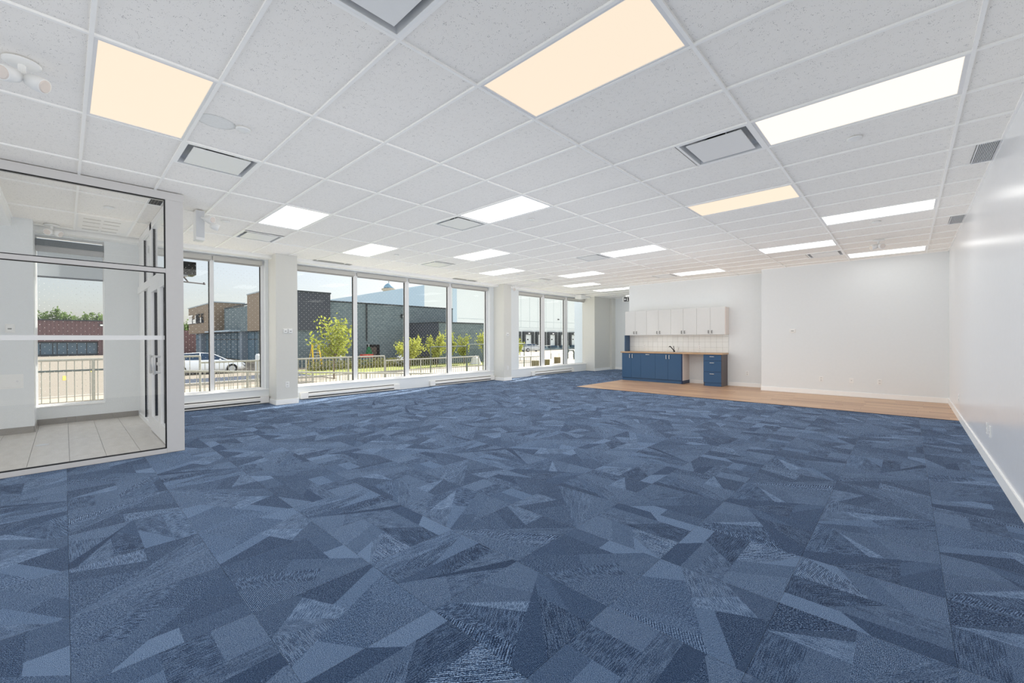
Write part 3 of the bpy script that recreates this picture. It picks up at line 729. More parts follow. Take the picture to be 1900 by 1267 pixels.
emergency(-9.35, -.12, 'twin-head emergency lamp above the vestibule window', (.9, -.35, -.3), (.6, .8, -.4))
t = Thing('emergency_lamp', 'white emergency battery box with two heads beside the vestibule post', 'emergency light', (-6.85, 1.24, H), 'twin-head emergency lamps')
t.part('battery_box', MB().box(-7.02, -6.86, 1.20, 1.30, H-.40, H-.002), PLASTIC, bevel=.006)
t.part('side_plate', MB().box(-6.86, -6.852, 1.205, 1.295, H-.36, H-.01), STEELP)
for d, c in (((.8, .5, -.25), (-6.74, 1.33, H-.13)), ((.2, .9, -.3), (-6.82, 1.40, H-.20))):
    t.part('arm', MB().tube((-6.86, 1.26, H-.10), c, .012, 10), PLASTIC); head(t, c, d, .045, .1)
t = Thing('emergency_lamp', 'tiny remote lamp head on top of the second window pier', 'emergency light', (-9.2, 9.95, H), 'twin-head emergency lamps')
t.part('base_plate', MB().box(-9.24, -9.16, 9.90, 10.0, H-.03, H-.001), PLASTIC); t.part('arm', MB().tube((-9.2, 9.95, H-.03), (-9.2, 9.93, H-.1), .012, 8), PLASTIC)
head(t, (-9.19, 9.92, H-.13), (.6, -.8, -.3), .055, .11)
# boxed beam at far window
single('service_box', MB().box(-9.5, -9.22, 13.75, 14.05, H-.16, H-.002), PLASTIC, 'white boxed service casing hanging at the far window header', 'casing', (-9.35, 13.9, H), bevel=.004)
# exit sign
t = Thing('exit_sign', 'small hanging exit sign with a white running figure and arrow near the far corner', 'exit sign', (-8.2, 15.45, H-.11))
ex = Vector((math.cos(.66), math.sin(.66), 0)); ey = Vector((-ex.y, ex.x, 0)); c0 = Vector((-8.2, 15.45, H-.15))
def obx(u0, u1, z0, z1, d0, d1):
    P = []
    for z in (z0, z1):
        for d in (d0, d1):
            for u in (u0, u1): P.append(c0+ex*u+ey*d+Vector((0, 0, z)))
    return MB().add(P, [(0, 2, 3, 1), (4, 5, 7, 6), (0, 1, 5, 4), (2, 6, 7, 3), (0, 4, 6, 2), (1, 3, 7, 5)])
t.part('sign_box', obx(-.15, .15, -.1, .1, -.02, .02), PLASTIC); t.part('mount', obx(-.04, .04, .1, .148, -.02, .02), PLASTIC)
t.part('sign_face', obx(-.10, .10, -.085, .085, -.023, -.02), mat('sign_black', (48, 50, 50), .4))
arrow = MB()
def P2(u, z, d=-.0245): return tuple(c0+ex*u+ey*d+Vector((0, 0, z)))
arrow.quad(P2(-.09, 0), P2(-.055, -.05), P2(-.025, -.02), P2(-.025, .02), P2(-.055, .05))
t.part('arrow', arrow, mat('sign_white', (240, 240, 240), .4))
man = MB(); man.quad(P2(.02, .03), P2(.045, .03), P2(.045, .06), P2(.02, .06)); man.quad(P2(.015, -.02), P2(.05, -.02), P2(.045, .025), P2(.01, .025)); man.quad(P2(.015, -.065), P2(.035, -.065), P2(.04, -.02), P2(.015, -.02)); man.quad(P2(.04, -.05), P2(.075, -.06), P2(.075, -.045), P2(.045, -.02))
t.part('running_figure', man, mat('sign_white', (240, 240, 240), .4))
# ------------------------------------------------------------------ kitchen
KF = 12.2; KU = 12.4
CHROMED = mat('dark_nickel', (120, 120, 120), .3, .6)
def pull(t, under, cx_, cz, vertical, y, L=.12, m=CHROME):
    if vertical:
        mb = MB().box(cx_-.008, cx_+.008, y-.03, y-.022, cz-L/2, cz+L/2).box(cx_-.006, cx_+.006, y-.024, y, cz-L/2, cz-L/2+.01).box(cx_-.006, cx_+.006, y-.024, y, cz+L/2-.01, cz+L/2)
    else:
        mb = MB().box(cx_-L/2, cx_+L/2, y-.03, y-.022, cz-.008, cz+.008).box(cx_-L/2, cx_-L/2+.01, y-.024, y, cz-.008, cz+.008).box(cx_+L/2-.01, cx_+L/2, y-.024, y, cz-.008, cz+.008)
    t.part('handle', mb, m, under=under)
def base_cab(x0, x1, doors, label, tophandle=False):
    t = Thing('base_cabinet', label, 'cabinet', ((x0+x1)/2, (KF+YA)/2, 0), 'blue base cabinets')
    t.part('carcass', MB().box(x0, x1, KF+.02, YA-.03, .1, .872), BLUED); t.part('plinth', MB().box(x0, x1, KF+.035, KF+.055, .003, .1), BLUE)
    n = doors; w_ = (x1-x0)/n
    for q in range(n):
        d = t.part('door', MB().box(x0+q*w_+.002, x0+(q+1)*w_-.002, KF, KF+.019, .103, .868), BLUE, bevel=.0015)
        if tophandle: pull(t, d, (x0+x1)/2, .832, False, KF)
        else: pull(t, d, x0+(q+1)*w_-.045 if q == 0 else x0+q*w_+.045, .775, True, KF)
    return t
base_cab(-6.63, -5.99, 2, 'left two-door blue base cabinet at the counter end')
base_cab(-5.99, -5.53, 1, 'blue base cabinet with one wide panel and a top handle', True)
t = base_cab(-5.53, -4.745, 2, 'two-door blue base cabinet under the tap')
single('end_panel', MB().box(-4.745, -4.715, KF, YA, .003, .872), [BLUED], 'dark blue edge panel closing the sink cabinets', 'cabinet panel', (-4.73, 12.46, 0))
single('niche_lining', MB().box(-4.715, -4.705, KF+.02, YA, .10, .872), MELA, 'pale lining board facing the open knee space', 'cabinet panel', (-4.71, 12.46, 0))
single('niche_plinth', MB().box(-4.715, -4.703, KF+.02, YA, .003, .10), BLUED, 'low dark blue strip at the foot of the knee space', 'cabinet panel', (-4.709, 12.46, 0))
t = Thing('drawer_unit', 'blue three-drawer unit at the right end of the counter', 'drawers', (-3.89, 12.46, 0))
t.part('carcass', MB().box(-4.13, -3.665, KF+.02, YA-.013, .003, .872), GREYS); t.part('plinth', MB().box(-4.10, -3.665, KF+.015, KF+.02, .003, .1), BLUE)
t.part('side_panel', MB().box(-3.665, -3.65, KF+.002, YA-.013, .003, .872), GREYS)
for z0, z1 in ((.703, .868), (.398, .697), (.103, .392)):
    d = t.part('drawer', MB().box(-4.128, -3.667, KF, KF+.019, z0, z1), BLUE, bevel=.0015); pull(t, d, -3.9, z1-.05, False, KF, .11)
t = Thing('countertop', 'oak laminate countertop over the blue cabinets', 'countertop', (-5.07, 12.43, .893))
t.part('slab', MB().box(-6.67, -3.625, KF-.03, YA, .874, .914), COUNTER, bevel=.004)
t = Thing('kitchen_tap', 'black kitchen tap standing at the sink', 'tap', (-5.08, 12.52, .914))
t.part('body', MB().tube((-5.08, 12.52, .914), (-5.08, 12.52, .96), .024, 14), BLACKM); t.part('spout', MB().tube((-5.08, 12.52, .95), (-5.17, 12.44, 1.09), .013, 10).tube((-5.17, 12.44, 1.09), (-5.19, 12.41, 1.07), .012, 10), BLACKM)
t.part('lever', MB().tube((-5.08, 12.52, .95), (-5.09, 12.50, 1.10), .009, 8), BLACKM); t.part('side_spray', MB().tube((-4.99, 12.52, .914), (-4.93, 12.50, 1.05), .006, 8), CHROME)
single('sink', MB().ring(-5.25, -4.85, 12.30, 12.62, .914, .922, .02), CHROME, 'steel sink rim set into the countertop below the tap', 'sink', (-5.05, 12.46, .914), bevel=.002)
ux = [-6.62, -6.27, -5.896, -5.512, -5.137, -4.765, -4.382, -4.012, -3.632]
labs = ['leftmost pair of glossy white wall cupboard doors', 'second pair of glossy white wall cupboard doors from the left', 'third pair of glossy white wall cupboard doors, right of the tap', 'rightmost pair of glossy white wall cupboard doors']
for q in range(4):
    x0, xm, x1 = ux[2*q], ux[2*q+1], ux[2*q+2]
    t = Thing('wall_cabinet', labs[q], 'cabinet', ((x0+x1)/2, 12.56, 1.43), 'white wall cupboards')
    t.part('carcass', MB().box(x0, x1, KU+.02, YA, 1.43, 2.185), TRIM)
    for a, b_, hx in ((x0, xm, xm-.045), (xm, x1, xm+.045)):
        d = t.part('door', MB().box(a+.002, b_-.002, KU, KU+.019, 1.427, 2.187), GLOSSW, bevel=.0015); pull(t, d, hx, 1.505, True, KU, .085, CHROMED)
single('end_panel', MB().box(-3.632, -3.62, KU, YA, 1.427, 2.187), MELA, 'pale end panel on the right of the wall cupboards', 'cabinet panel', (-3.626, 12.56, 1.43))
single('filler_panel', MB().box(-6.645, -6.625, KU, YA, .914, 1.427), BLUE, 'upright blue panel between countertop and leftmost cupboard', 'cabinet panel', (-6.635, 12.56, .914))
bs = Thing('backsplash', 'glossy white square tile backsplash above the countertop', 'tiles', (-5.1, YA, .914))
WT = mat('glazed_white_tile', (228, 229, 226), .08, spec=.7)
bs.part('grout', MB().box(-6.622, -3.627, YA-.004, YA-.0005, .914, 1.427), mat('grout_grey', (138, 140, 138), .8))
zz = [.914, 1.062, 1.217, 1.372, 1.427]; nx = 19; wx = (6.622-3.627)/nx
for r_ in range(4):
    for q in range(nx):
        x0 = -6.622+q*wx; tl = R.uniform(-.0012, .0012); tz = R.uniform(-.001, .001); z0, z1 = zz[r_]+.0015, zz[r_+1]-.0015; a, b_ = x0+.0015, x0+wx-.0015
        P = []
        for z in (z0, z1):
            for x, sgn in ((a, -1), (b_, 1)):
                P.append((x, YA-.0085+tl*sgn+tz*(1 if z == z1 else -1), z))
        vs = P+[(p[0], YA-.003, p[2]) for p in P]
        mb = MB().add(vs, [(0, 1, 3, 2), (4, 6, 7, 5), (0, 4, 5, 1), (2, 3, 7, 6), (0, 2, 6, 4), (1, 5, 7, 3)])
        bs.part('tile', mb, WT)
# ------------------------------------------------------------------ outside: ground
GZ = -1.0
GR = struct('floor_outside', MB().box(-320, -10.0, -160, 320, GZ-.3, GZ), ASPH)
struct('trim_walkway', MB().box(-12.9, -10.0, -6, 30, GZ, -.32), CONC)
tag(obj('lawn', MB().box(-22.6, -12.9, 1.5, 32, GZ, GZ+.03).box(-33.5, -26.5, 11, 30, GZ, GZ+.03), GRASSM), 'yellow-green lawn strip outside the windows', 'grass', kind='stuff')
tag(obj('pavement', MB().box(-24.2, -22.6, -30, 11, GZ, GZ+.06).box(-26.5, -22.6, 11, 34, GZ, GZ+.045).box(-57, -24, 34, 110, GZ, GZ+.02).box(-24, -12.9, 32, 90, GZ, GZ+.02), CONC), 'pale concrete pavement beyond the lawn', 'pavement')
tag(obj('dark_asphalt', MB().box(-31, -27, 3.6, 30, GZ, GZ+.015), ASPD), 'dark strip of asphalt in the car park', 'asphalt')  # darker blue-grey strip laid over the asphalt ground
tag(obj('parking_line', MB().box(-25.6, -25.4, -30, 3.4, GZ, GZ+.012), CURBM), 'white painted line across the sunlit asphalt', 'road marking')
for q, (x, y_, a) in enumerate(((-38, .0, 0), (-46, 1.4, 0), (-46, -1.9, 0))):
    tag(obj('parking_mark', MB().box(x-2.2, x+2.2, y_-.08, y_+.08, GZ, GZ+.012), mat('yellow_line', (224, 180, 60), .7)), ['nearest yellow parking mark seen through the vestibule window', 'yellow parking mark at the right of the vestibule window', 'yellow parking mark at the left of the vestibule window'][q], 'road marking')
tag(obj('kerb', MB().box(-26.75, -26.5, 3.4, 34, GZ, GZ+.12), CURBM), 'pale kerb running along the dark asphalt strip', 'kerb')
# ------------------------------------------------------------------ outside: railings
def railing(label, x, runs, zfoot, post_step, dark=False, mid=None, picket=.103, mmat=RAILM, pr=.008, foot=None):
    """runs: list of (y0,z0,y1,z1) top rail segments"""
    t = Thing('railing', label, 'railing', (x, runs[0][0], zfoot), 'outdoor guard rails')
    for y0, z0, y1, z1 in runs:
        t.part('top_rail', MB().tube((x, y0, z0), (x, y1, z1), .024, 8), mmat)
        dz = (z1-z0)/(y1-y0)
        zb = lambda y: z0+dz*(y-y0)
        if mid:
            t.part('lower_rail', MB().tube((x, y0, zb(y0)-mid), (x, y1, zb(y1)-mid), .018, 8), RAILD if dark else mmat)
        n = max(1, int(round((y1-y0)/post_step)))
        for q in range(n+1):
            y = y0+(y1-y0)*q/n; t.part('post', MB().tube((x, y, zfoot), (x, y, zb(y)), .024, 8), mmat if not dark else mmat)
        k = int((y1-y0)/picket)
        for q in range(1, k):
            y = y0+picket*q; t.part('picket', MB().tube((x, y, max(zfoot, zb(y)-1.0)), (x, y, zb(y)), pr, 5, cap=False), mmat)
    return t
railing('guard rail close outside the vestibule window', -11.3, [(-.696, .958, 1.45, .958)], -.32, 1.07, True, .2)
railing('ramp rail sloping down outside the four-pane window', -11.55, [(1.5, .66, 10.6, .02)], -.9, 1.5, picket=.13, pr=.006)
railing('far landing rail outside the left window', -13.0, [(1.62, .915, 2.34, .915)], -.95, .7)
railing('level rail behind the ramp outside the four-pane window', -13.1, [(2.36, .745, 7.54, .755)], -.95, 1.3)
railing('lower stepped rail behind the ramp', -13.1, [(7.58, .59, 11.9, .60)], -.95, 1.45)
railing('low rail at the foot of the furthest window', -11.3, [(12.3, .60, 14.0, .60)], -.32, .85)
railing('thin grey rail beyond the lawn near the second pier', -15.5, [(11.2, .98, 13.3, .98), (13.35, 1.06, 17.5, 1.06)], -.97, 1.1, picket=.5, mmat=RAILD, pr=.005)
railing('long thin rail bordering the loading yard', -30.0, [(31.5, .60, 38.5, .55), (38.6, -.35, 43.0, -.5)], -.98, 1.6, picket=.8, mmat=RAILD, pr=.008)
# ------------------------------------------------------------------ outside: buildings
b = Thing('shop_building', 'grey brick shop building with brown cladding boxes and a dark panel', 'building', (-50, 20, GZ), )
b.part('wall', MB().box(-55.5, -37.3, 12.3, 30, 2.2, 4.69).box(-75.4, -55.5, 12.6, 30, 2.2, 4.94).box(-75.4, -46.0, 13.2, 29.69, GZ, 2.2).box(-46, -37.0, 12.9, 29.69, GZ, 4.69), BRICK)
b.part('roof_flashing', MB().box(-37.5, -36.95, 15.9, 29.75, 4.66, 4.78).box(-55.5, -46, 12.24, 12.5, 4.8, 4.88).box(-75.45, -71.7, 12.5, 12.8, 4.94, 5.02), CAP)
b.part('cladding_box', MB().box(-71.7, -57.2, 11.68, 14.6, 2.2, 5.6), BROWNP, label='left brown cladding box')
b.part('cladding_box', MB().box(-46, -38.2, 12.0, 13.2, 2.18, 5.6), BROWNP, label='right brown cladding box')
b.part('roof_flashing', MB().box(-71.8, -57.1, 11.6, 14.7, 5.6, 5.72).box(-46.05, -38.15, 11.95, 13.25, 5.6, 5.7), mat('pale_flashing', (150, 160, 166), .5))
b.part('dark_panel', MB().box(-37.6, -36.7, 12.9, 15.93, 2.135, 5.3), BPANEL, label='charcoal cladding panel'); b.part('roof_flashing', MB().box(-37.65, -36.65, 12.85, 15.98, 5.3, 5.42), CAP)
b.part('canopy', MB().box(-60.2, -49.5, 11.3, 12.9, 2.2, 2.34), mat('canopy_blue_grey', (150, 166, 178), .5))
b.part('base_band', MB().box(-75.3, -43.2, 12.75, 13.2, GZ, -.85), CONC)
xs = [-74.6, -72.0, -69.6, -68.4, -65.5, -62.8, -60.5, -57.8, -56.0, -53.4, -50.5, -49.7, -47.2, -44.6]
for a, b2 in zip(xs[:-1], xs[1:]):
    if b2-a < 1.3: b.part('column', MB().box(a, b2, 12.45, 13.2, GZ, 2.2), mat('grey_column', (116, 128, 140), .6)); continue
    f_ = b.part('window', MB().box(a, b2, 13.0, 13.2, -.85, 2.2), CAP); b.part('pane', MB().box(a+.12, b2-.12, 12.96, 13.0, -.75, 1.35), TINTG, under=f_); b.part('pane', MB().box(a+.12, b2-.12, 12.96, 13.0, 1.43, 2.12), TINTG, under=f_)
b.part('downpipe', MB().box(-37.0, -36.9, 19.38, 19.5, 1.2, 4.66), CAP)
dr = b.part('doorway', MB().box(-37.0, -36.93, 19.44, 20.75, GZ, .84), DARK)
b.part('door', MB().box(-37.0, -36.88, 19.75, 20.4, GZ, .6), mat('brown_door', (84, 72, 66), .6))
lb = b.part('wall_light', MB().box(-37.0, -36.75, 23.1, 23.5, 3.5, 3.85), CAP); b.part('lens', MB().box(-36.75, -36.7, 23.22, 23.4, 3.55, 3.72), mat('lens_white', (240, 240, 236), .3), under=lb)
b.part('camera_box', MB().box(-37.0, -36.7, 15.15, 15.35, 1.58, 1.7), DARK)
b.part('side_block', MB().box(-37.4, -32, 24.06, 33, GZ, 2.88), BRICK, label='lower brick block'); b.part('dark_panel', MB().box(-37.0, -31.98, 24.0, 24.06, GZ, 2.88), BPANEL); b.part('roof_flashing', MB().box(-37.0, -31.9, 23.95, 33.05, 2.88, 2.98), CAP)
# shop sign: raised shapes, too blurred in the photo to read
sg = b.part('shop_sign', MB().box(-74.9, -71.9, 12.48, 12.6, 3.35, 4.45), mat('sign_navy', (52, 62, 78), .5))
rs = random.Random(3); x = -74.6
for q in range(4):
    b.part('sign_shape', MB().box(x, x+.16, 12.4, 12.5, 3.6+rs.uniform(-.1, .1), 4.3).box(x+.16, x+.5, 12.4, 12.5, 4.1, 4.3).box(x+.16, x+.42, 12.4, 12.5, 3.8, 3.95), mat('sign_rust', (176, 96, 76), .5), under=sg); x += .66
sg2 = b.part('shop_sign', MB().box(-71.5, -62.6, 11.6, 11.68, 3.45, 3.75), mat('sign_navy', (52, 62, 78), .5)); x = -71.4
while x < -62.7:
    w_ = rs.uniform(.35, .8); hh = rs.choice([.5, .6, .95, 1.1])
    b.part('sign_shape', MB().box(x, x+w_*.3, 11.5, 11.6, 3.5, 3.5+hh).box(x+w_*.3, x+w_, 11.5, 11.6, 3.5, 3.68).box(x+w_*.3, x+w_, 11.5, 11.6, 3.5+hh-.18, 3.5+hh).box(x+w_*.7, x+w_, 11.5, 11.6, 3.68, 3.5+hh*.6), mat('sign_cream', (226, 226, 222), .5) if rs.random() < .7 else mat('sign_charcoal', (34, 36, 40), .5), under=sg2); x += w_+.14
# maroon building across the car park
b = Thing('maroon_building', 'long maroon ribbed metal building across the car park', 'building', (-95, 0, GZ))
b.part('wall', MB().box(-110, -93, -32, 4.95, 1.2, 4.35), RIBBED); b.part('wall', MB().box(-110, -93.3, 5.0, 26, 1.2, 3.05), RIBBED); b.part('roof_flashing', MB().box(-110, -92.8, -32, 5.0, 4.35, 4.5), CAP)
b.part('wall', MB().box(-110, -93.3, 3.66, 26, GZ, 1.2).box(-110, -94.4, -32, 3.66, GZ, 1.2), RIBBED)
xsy = [-8, -5, -2.45, -1.2, -.75, .3, 1.35, 2.4, 3.6]
for a, b2 in zip(xsy[:-1], xsy[1:]):
    f_ = b.part('window', MB().box(-94.4, -94.0, a, b2, GZ, 1.18), CAP); b.part('pane', MB().box(-94.0, -93.95, a+.06, b2-.06, GZ+.25, .95), TINTG, under=f_)
lb = b.part('wall_light', MB().box(-93, -92.8, 3.8, 4.25, 3.55, 3.95), CAP); b.part('lens', MB().box(-92.8, -92.75, 3.9, 4.2, 3.62, 3.85), mat('lens_white', (240, 240, 236), .3), under=lb)
# warehouse
b = Thing('warehouse', 'huge pale blue-grey warehouse with loading docks', 'building', (-75, 70, GZ))
b.part('wall', MB().box(-140, -57, 40, 150, GZ, 10.15), [WHSE, WHSL]).data.polygons[2].material_index = 1
b.part('corner_strip', MB().box(-57.0, -56.93, 45.8, 46.7, 3, 10.1), WHSL)
b.part('wall_joint', MB().box(-57.0, -56.97, 47, 150, 4.98, 5.03).box(-57.0, -56.97, 47, 150, 3.68, 3.72), mat('joint_grey', (160, 172, 176), .6))
for q in range(12): b.part('wall_joint', MB().box(-57.0, -56.975, 58+q*2.7, 58.03+q*2.7, 3.7, 10.0), mat('joint_grey', (160, 172, 176), .6))
b.part('base_band', MB().box(-57.0, -56.9, 58, 110, GZ, -.35), mat('base_blue_grey', (150, 170, 176), .7))
for q in range(7):
    y0 = 59.75+4.03*q
    f_ = b.part('dock_seal', MB().box(-57.0, -56.5, y0, y0+.55, -.12, 2.85).box(-57.0, -56.5, y0+2.7, y0+3.22, -.12, 2.85).box(-57.0, -56.5, y0+.55, y0+2.7, 2.25, 2.85), CAP)
    b.part('dock_door', MB().box(-56.98, -56.9, y0+.55, y0+2.7, -.1, 2.25), mat('dock_white', (206, 214, 214), .5), under=f_)
    b.part('door_window', MB().box(-56.9, -56.88, y0+1.4, y0+1.8, 1.1, 1.35), DARK, under=f_)
    b.part('dock_number', MB().box(-56.5, -56.47, y0+1.35, y0+1.85, 2.4, 2.6), mat('sign_white', (240, 240, 240), .4), under=f_)
    b.part('bumper', MB().box(-57.0, -56.4, y0+.3, y0+2.9, -.6, -.12), mat('dock_blue', (24, 62, 84), .5), under=f_)
b.part('yard_camera', MB().box(-57.0, -56.7, 75.7, 75.95, 5.6, 5.8), DARK)
# domed tower
b = Thing('domed_tower', 'distant pale tower with a blue dome above the warehouse roof', 'tower', (-101.9, 60, 8))
b.part('drum', MB().lathe((-101.9, 60, 8.9), [(0, 1.5), (5.6, 1.5), (5.7, 1.85), (6.1, 1.85), (6.2, 1.4)], 20, (0, 0, 1)), mat('cream_stone', (138, 130, 116), .8))
b.part('dome', MB().lathe((-101.9, 60, 15.1), [(0, 1.35), (.5, 1.25), (1.0, .85), (1.3, .4), (1.45, .08)], 20, (0, 0, 1)), mat('dome_blue', (110, 140, 160), .5), smooth=True)
b.part('finial', MB().box(-101.95, -101.85, 59.95, 60.05, 16.5, 17.4), CAP)
# exterior fin
single('window_fin', MB().box(-10.55, -10.0, 15.22, 15.5, -.3, H), mat('pale_blue_fin', (206, 216, 226), .5), 'pale blue exterior fin beside the furthest window', 'fin', (-10.3, 15.36, 0))
t = Thing('outdoor_lamp', 'black box lamp on a bracket outside the leftmost window', 'lamp', (-10.35, 1.55, 2.58))
t.part('lamp_body', MB().box(-10.5, -10.15, 1.35, 1.78, 2.59, 2.84), BLACKM, bevel=.006); t.part('foot', MB().box(-10.42, -10.22, 1.48, 1.66, 2.555, 2.59), STEELP)
t.part('bracket', MB().tube((-10.3, 1.60, 2.56), (-10.3, 1.68, 2.455), .014, 8).tube((-10.3, 1.45, 2.56), (-10.0, 1.2, 2.46), .014, 8), GREYS); t.part('arm', MB().tube((-10.0, 1.0, 2.45), (-10.3, 1.95, 2.445), .012, 8).tube((-10.3, 1.93, 2.43), (-10.3, 1.93, 2.475), .016, 8), GREYS)
# ------------------------------------------------------------------ cars
def car(label, loc, yaw, paint, L=4.5):
    t = Thing('car', label, 'car', loc)
    cs, sn = math.cos(yaw), math.sin(yaw)
    def T(x, y, z): return (loc[0]+x*cs-y*sn, loc[1]+x*sn+y*cs, loc[2]+z)
    def loft(secs):
        mb = MB(); n = len(secs[0]); 
        for s_ in secs: mb.v += [T(*p) for p in s_]
        for k in range(len(secs)-1):
            for i in range(n): j = (i+1) % n; mb.f.append((k*n+i, k*n+j, (k+1)*n+j, (k+1)*n+i))
        mb.f += [tuple(range(n))[::-1], tuple(range((len(secs)-1)*n, len(secs)*n))]; mb.mi = [0]*len(mb.f); return mb
    def sec(x, w_, z0, z1, cw): return [(x, -w_*.96, z0), (x, -w_, z0+.18), (x, -w_, z1-.22), (x, -cw, z1), (x, 0, z1+.02), (x, cw, z1), (x, w_, z1-.22), (x, w_, z0+.18), (x, w_*.96, z0), (x, 0, z0)]
    h = L/2
    body = [sec(-h, .72, .38, .78, .6), sec(-h+.12, .84, .24, .92, .7), sec(-h+.8, .89, .2, .98, .78), sec(-.3, .9, .2, .96, .8), sec(.75, .9, .2, .95, .8), sec(1.5, .87, .2, .88, .72), sec(h-.2, .8, .24, .74, .62), sec(h, .68, .34, .62, .5)]
    t.part('body', loft(body), paint, smooth=True)
    def cab(x, w_, z1, cw): return [(x, -w_, .9), (x, -cw, z1), (x, 0, z1+.02), (x, cw, z1), (x, w_, .9)]
    g = t.part('cabin_glass', loft([cab(-h+.35, .74, .98, .7), cab(-1.45, .76, 1.36, .56), cab(-.4, .78, 1.42, .58), cab(.35, .78, 1.36, .57), cab(1.2, .76, .93, .7)]), CARG)
    t.part('roof', loft([[(x, -w_, z), (x, 0, z+.03), (x, w_, z), (x, 0, z-.02)] for x, w_, z in ((-1.5, .56, 1.37), (-.4, .59, 1.435), (.36, .58, 1.375))]), paint, smooth=True)
    for sgn in (-1, 1):
        for a, b2 in (((-.35, .785, .93), (-.35, .60, 1.42)), ((.35, .785, .93), (.35, .585, 1.37)), ((-1.45, .77, .95), (-1.45, .57, 1.36)), ((1.18, .77, .93), (.36, .585, 1.38))):
            t.part('pillar', MB().tube(T(a[0], sgn*a[1], a[2]), T(b2[0], sgn*b2[1], b2[2]), .035, 6), paint)
        for xw in (-h+.85, h-.85):
            wv = t.part('wheel', MB().lathe(T(xw, sgn*.72, .32), [(0, .30), (.02, .33), (.19, .33), (.21, .28)], 20, (-sn*sgn, cs*sgn, 0)), TYRE)
            t.part('rim', MB().lathe(T(xw, sgn*.925, .32), [(0, .21), (.012, .18)], 12, (-sn*sgn, cs*sgn, 0)), SILV, under=wv)
        t.part('headlight', MB().box(0, 0, 0, 0, 0, 0).__class__().add([T(h-.12, sgn*.55, .55), T(h-.12, sgn*.78, .55), T(h-.3, sgn*.80, .7), T(h-.18, sgn*.55, .68), T(h+.0, sgn*.55, .56), T(h-.06, sgn*.74, .56)], [(0, 1, 2, 3), (3, 2, 5, 4)]), GLOSSW)
        t.part('mirror', MB().box(0, 0, 0, 0, 0, 0).__class__().tube(T(.75, sgn*.88, .95), T(.75, sgn*1.02, .98), .07, 8), paint)
    return t
car('white sedan parked in front of the shop building', (-35.8, 6.75, GZ), math.radians(85), CARW, 4.6)
car('silver hatchback driving past the loading docks', (-50.5, 59.2, GZ+.02), math.radians(70), CARS, 4.4)
# ------------------------------------------------------------------ ladders and bits by the brick wall
def ladder(x, y, label, rail):
    t = Thing('step_ladder', label, 'ladder', (x, y, GZ), 'stepladders by the brick wall')
    for s_ in (-1, 1):
        t.part('rail', MB().tube((x, y+s_*.24, .92), (x+.55, y+s_*.36, GZ), .075, 6), rail); t.part('rear_rail', MB().tube((x-.05, y+s_*.22, .9), (x-.7, y+s_*.36, GZ), .03, 6), rail)
    for q in range(7):
        f_ = q/7; zz_ = .9-1.85*f_-.06; t.part('step', MB().box(x+.55*f_-.04, x+.55*f_+.08, y-.24-.1*f_, y+.24+.1*f_, zz_-.06, zz_), SILV)
    t.part('top_cap', MB().box(x-.1, x+.1, y-.26, y+.26, .9, .96), SILV)
ladder(-35.4, 14.1, 'yellow stepladder standing alone against the grey brick wall', YEL)
ladder(-35.4, 15.75, 'second stepladder half hidden behind the young tree', SILV)
t = Thing('patio_parasol', 'folded dark green parasol beside the doorway', 'parasol', (-36.2, 19.25, GZ)); t.part('pole', MB().tube((-36.2, 19.25, GZ), (-36.2, 19.25, .9), .04, 8), SILV); t.part('canopy', MB().lathe((-36.2, 19.25, .65), [(0, .1), (.3, .22), (1.0, .42), (1.35, .3)], 12), GREEN)
single('storage_crate', MB().box(-35.9, -35.1, 18.2, 19.0, GZ, -.3), mat('teal_crate', (70, 104, 116), .6), 'teal crate under the red one near the doorway', 'crate', (-35.5, 18.6, GZ), bevel=.02)
single('storage_crate', MB().box(-35.9, -35.1, 18.2, 19.1, -.3, .0), REDM, 'red crate stacked near the doorway of the brick building', 'crate', (-35.5, 18.6, -.3), bevel=.02)
single('dust_sheet', MB().lathe((-33.5, 21.0, -.1), [(0, .1), (.15, .4), (.5, .7), (.9, .9)], 9), mat('white_sheet', (220, 220, 224), .8), 'white covered heap beyond the rail under the second young tree', 'covered heap', (-33.5, 21.0, GZ))
single('covered_heap', MB().lathe((-29, 26.0, -.2), [(0, .08), (.2, .35), (.78, .55)], 7), mat('white_sheet', (220, 220, 224), .8), 'small white heap in the flower bed near the last mullion', 'covered heap', (-29, 26.0, GZ))
single('bollard', MB().lathe((-31.3, 8.75, GZ), [(0, .14), (1.3, .14), (1.4, .08)], 14, (0, 0, 1)), mat('bollard_grey', (206, 210, 212), .5), 'pale round bollard to the right of the white sedan', 'bollard', (-31.3, 8.75, GZ))
t = Thing('gas_meter', 'grey pipework and valve standing outside the furthest window', 'pipework', (-27.5, 40, GZ))
def px_tube(*pts, r=.09):
    mb = MB()
    for a, b2 in zip(pts[:-1], pts[1:]): mb.tube(a, b2, r, 10)
    return mb
t.part('pipe', px_tube((-27.5, 38.2, -1), (-27.5, 38.2, -.3), (-27.5, 38.6, .05), (-27.5, 39.4, .05), (-27.5, 39.6, -.3), (-27.5, 39.6, -1)), RAILD); t.part('valve', px_tube((-27.0, 40.3, -1), (-27.0, 40.3, .9), r=.13).tube((-27.0, 39.8, .75), (-27.0, 40.8, .75), .12).tube((-27, 39.9, .2), (-27, 40.7, .2), .2).tube((-27, 39.9, -.4), (-27, 40.7, -.4), .18), RAILD)
single('lamp_post', MB().tube((-29, 40.4, GZ), (-29, 40.4, 1.1), .11, 10), RAILD, 'dark upright post between the last two panes of the furthest window', 'post', (-29, 40.4, GZ))
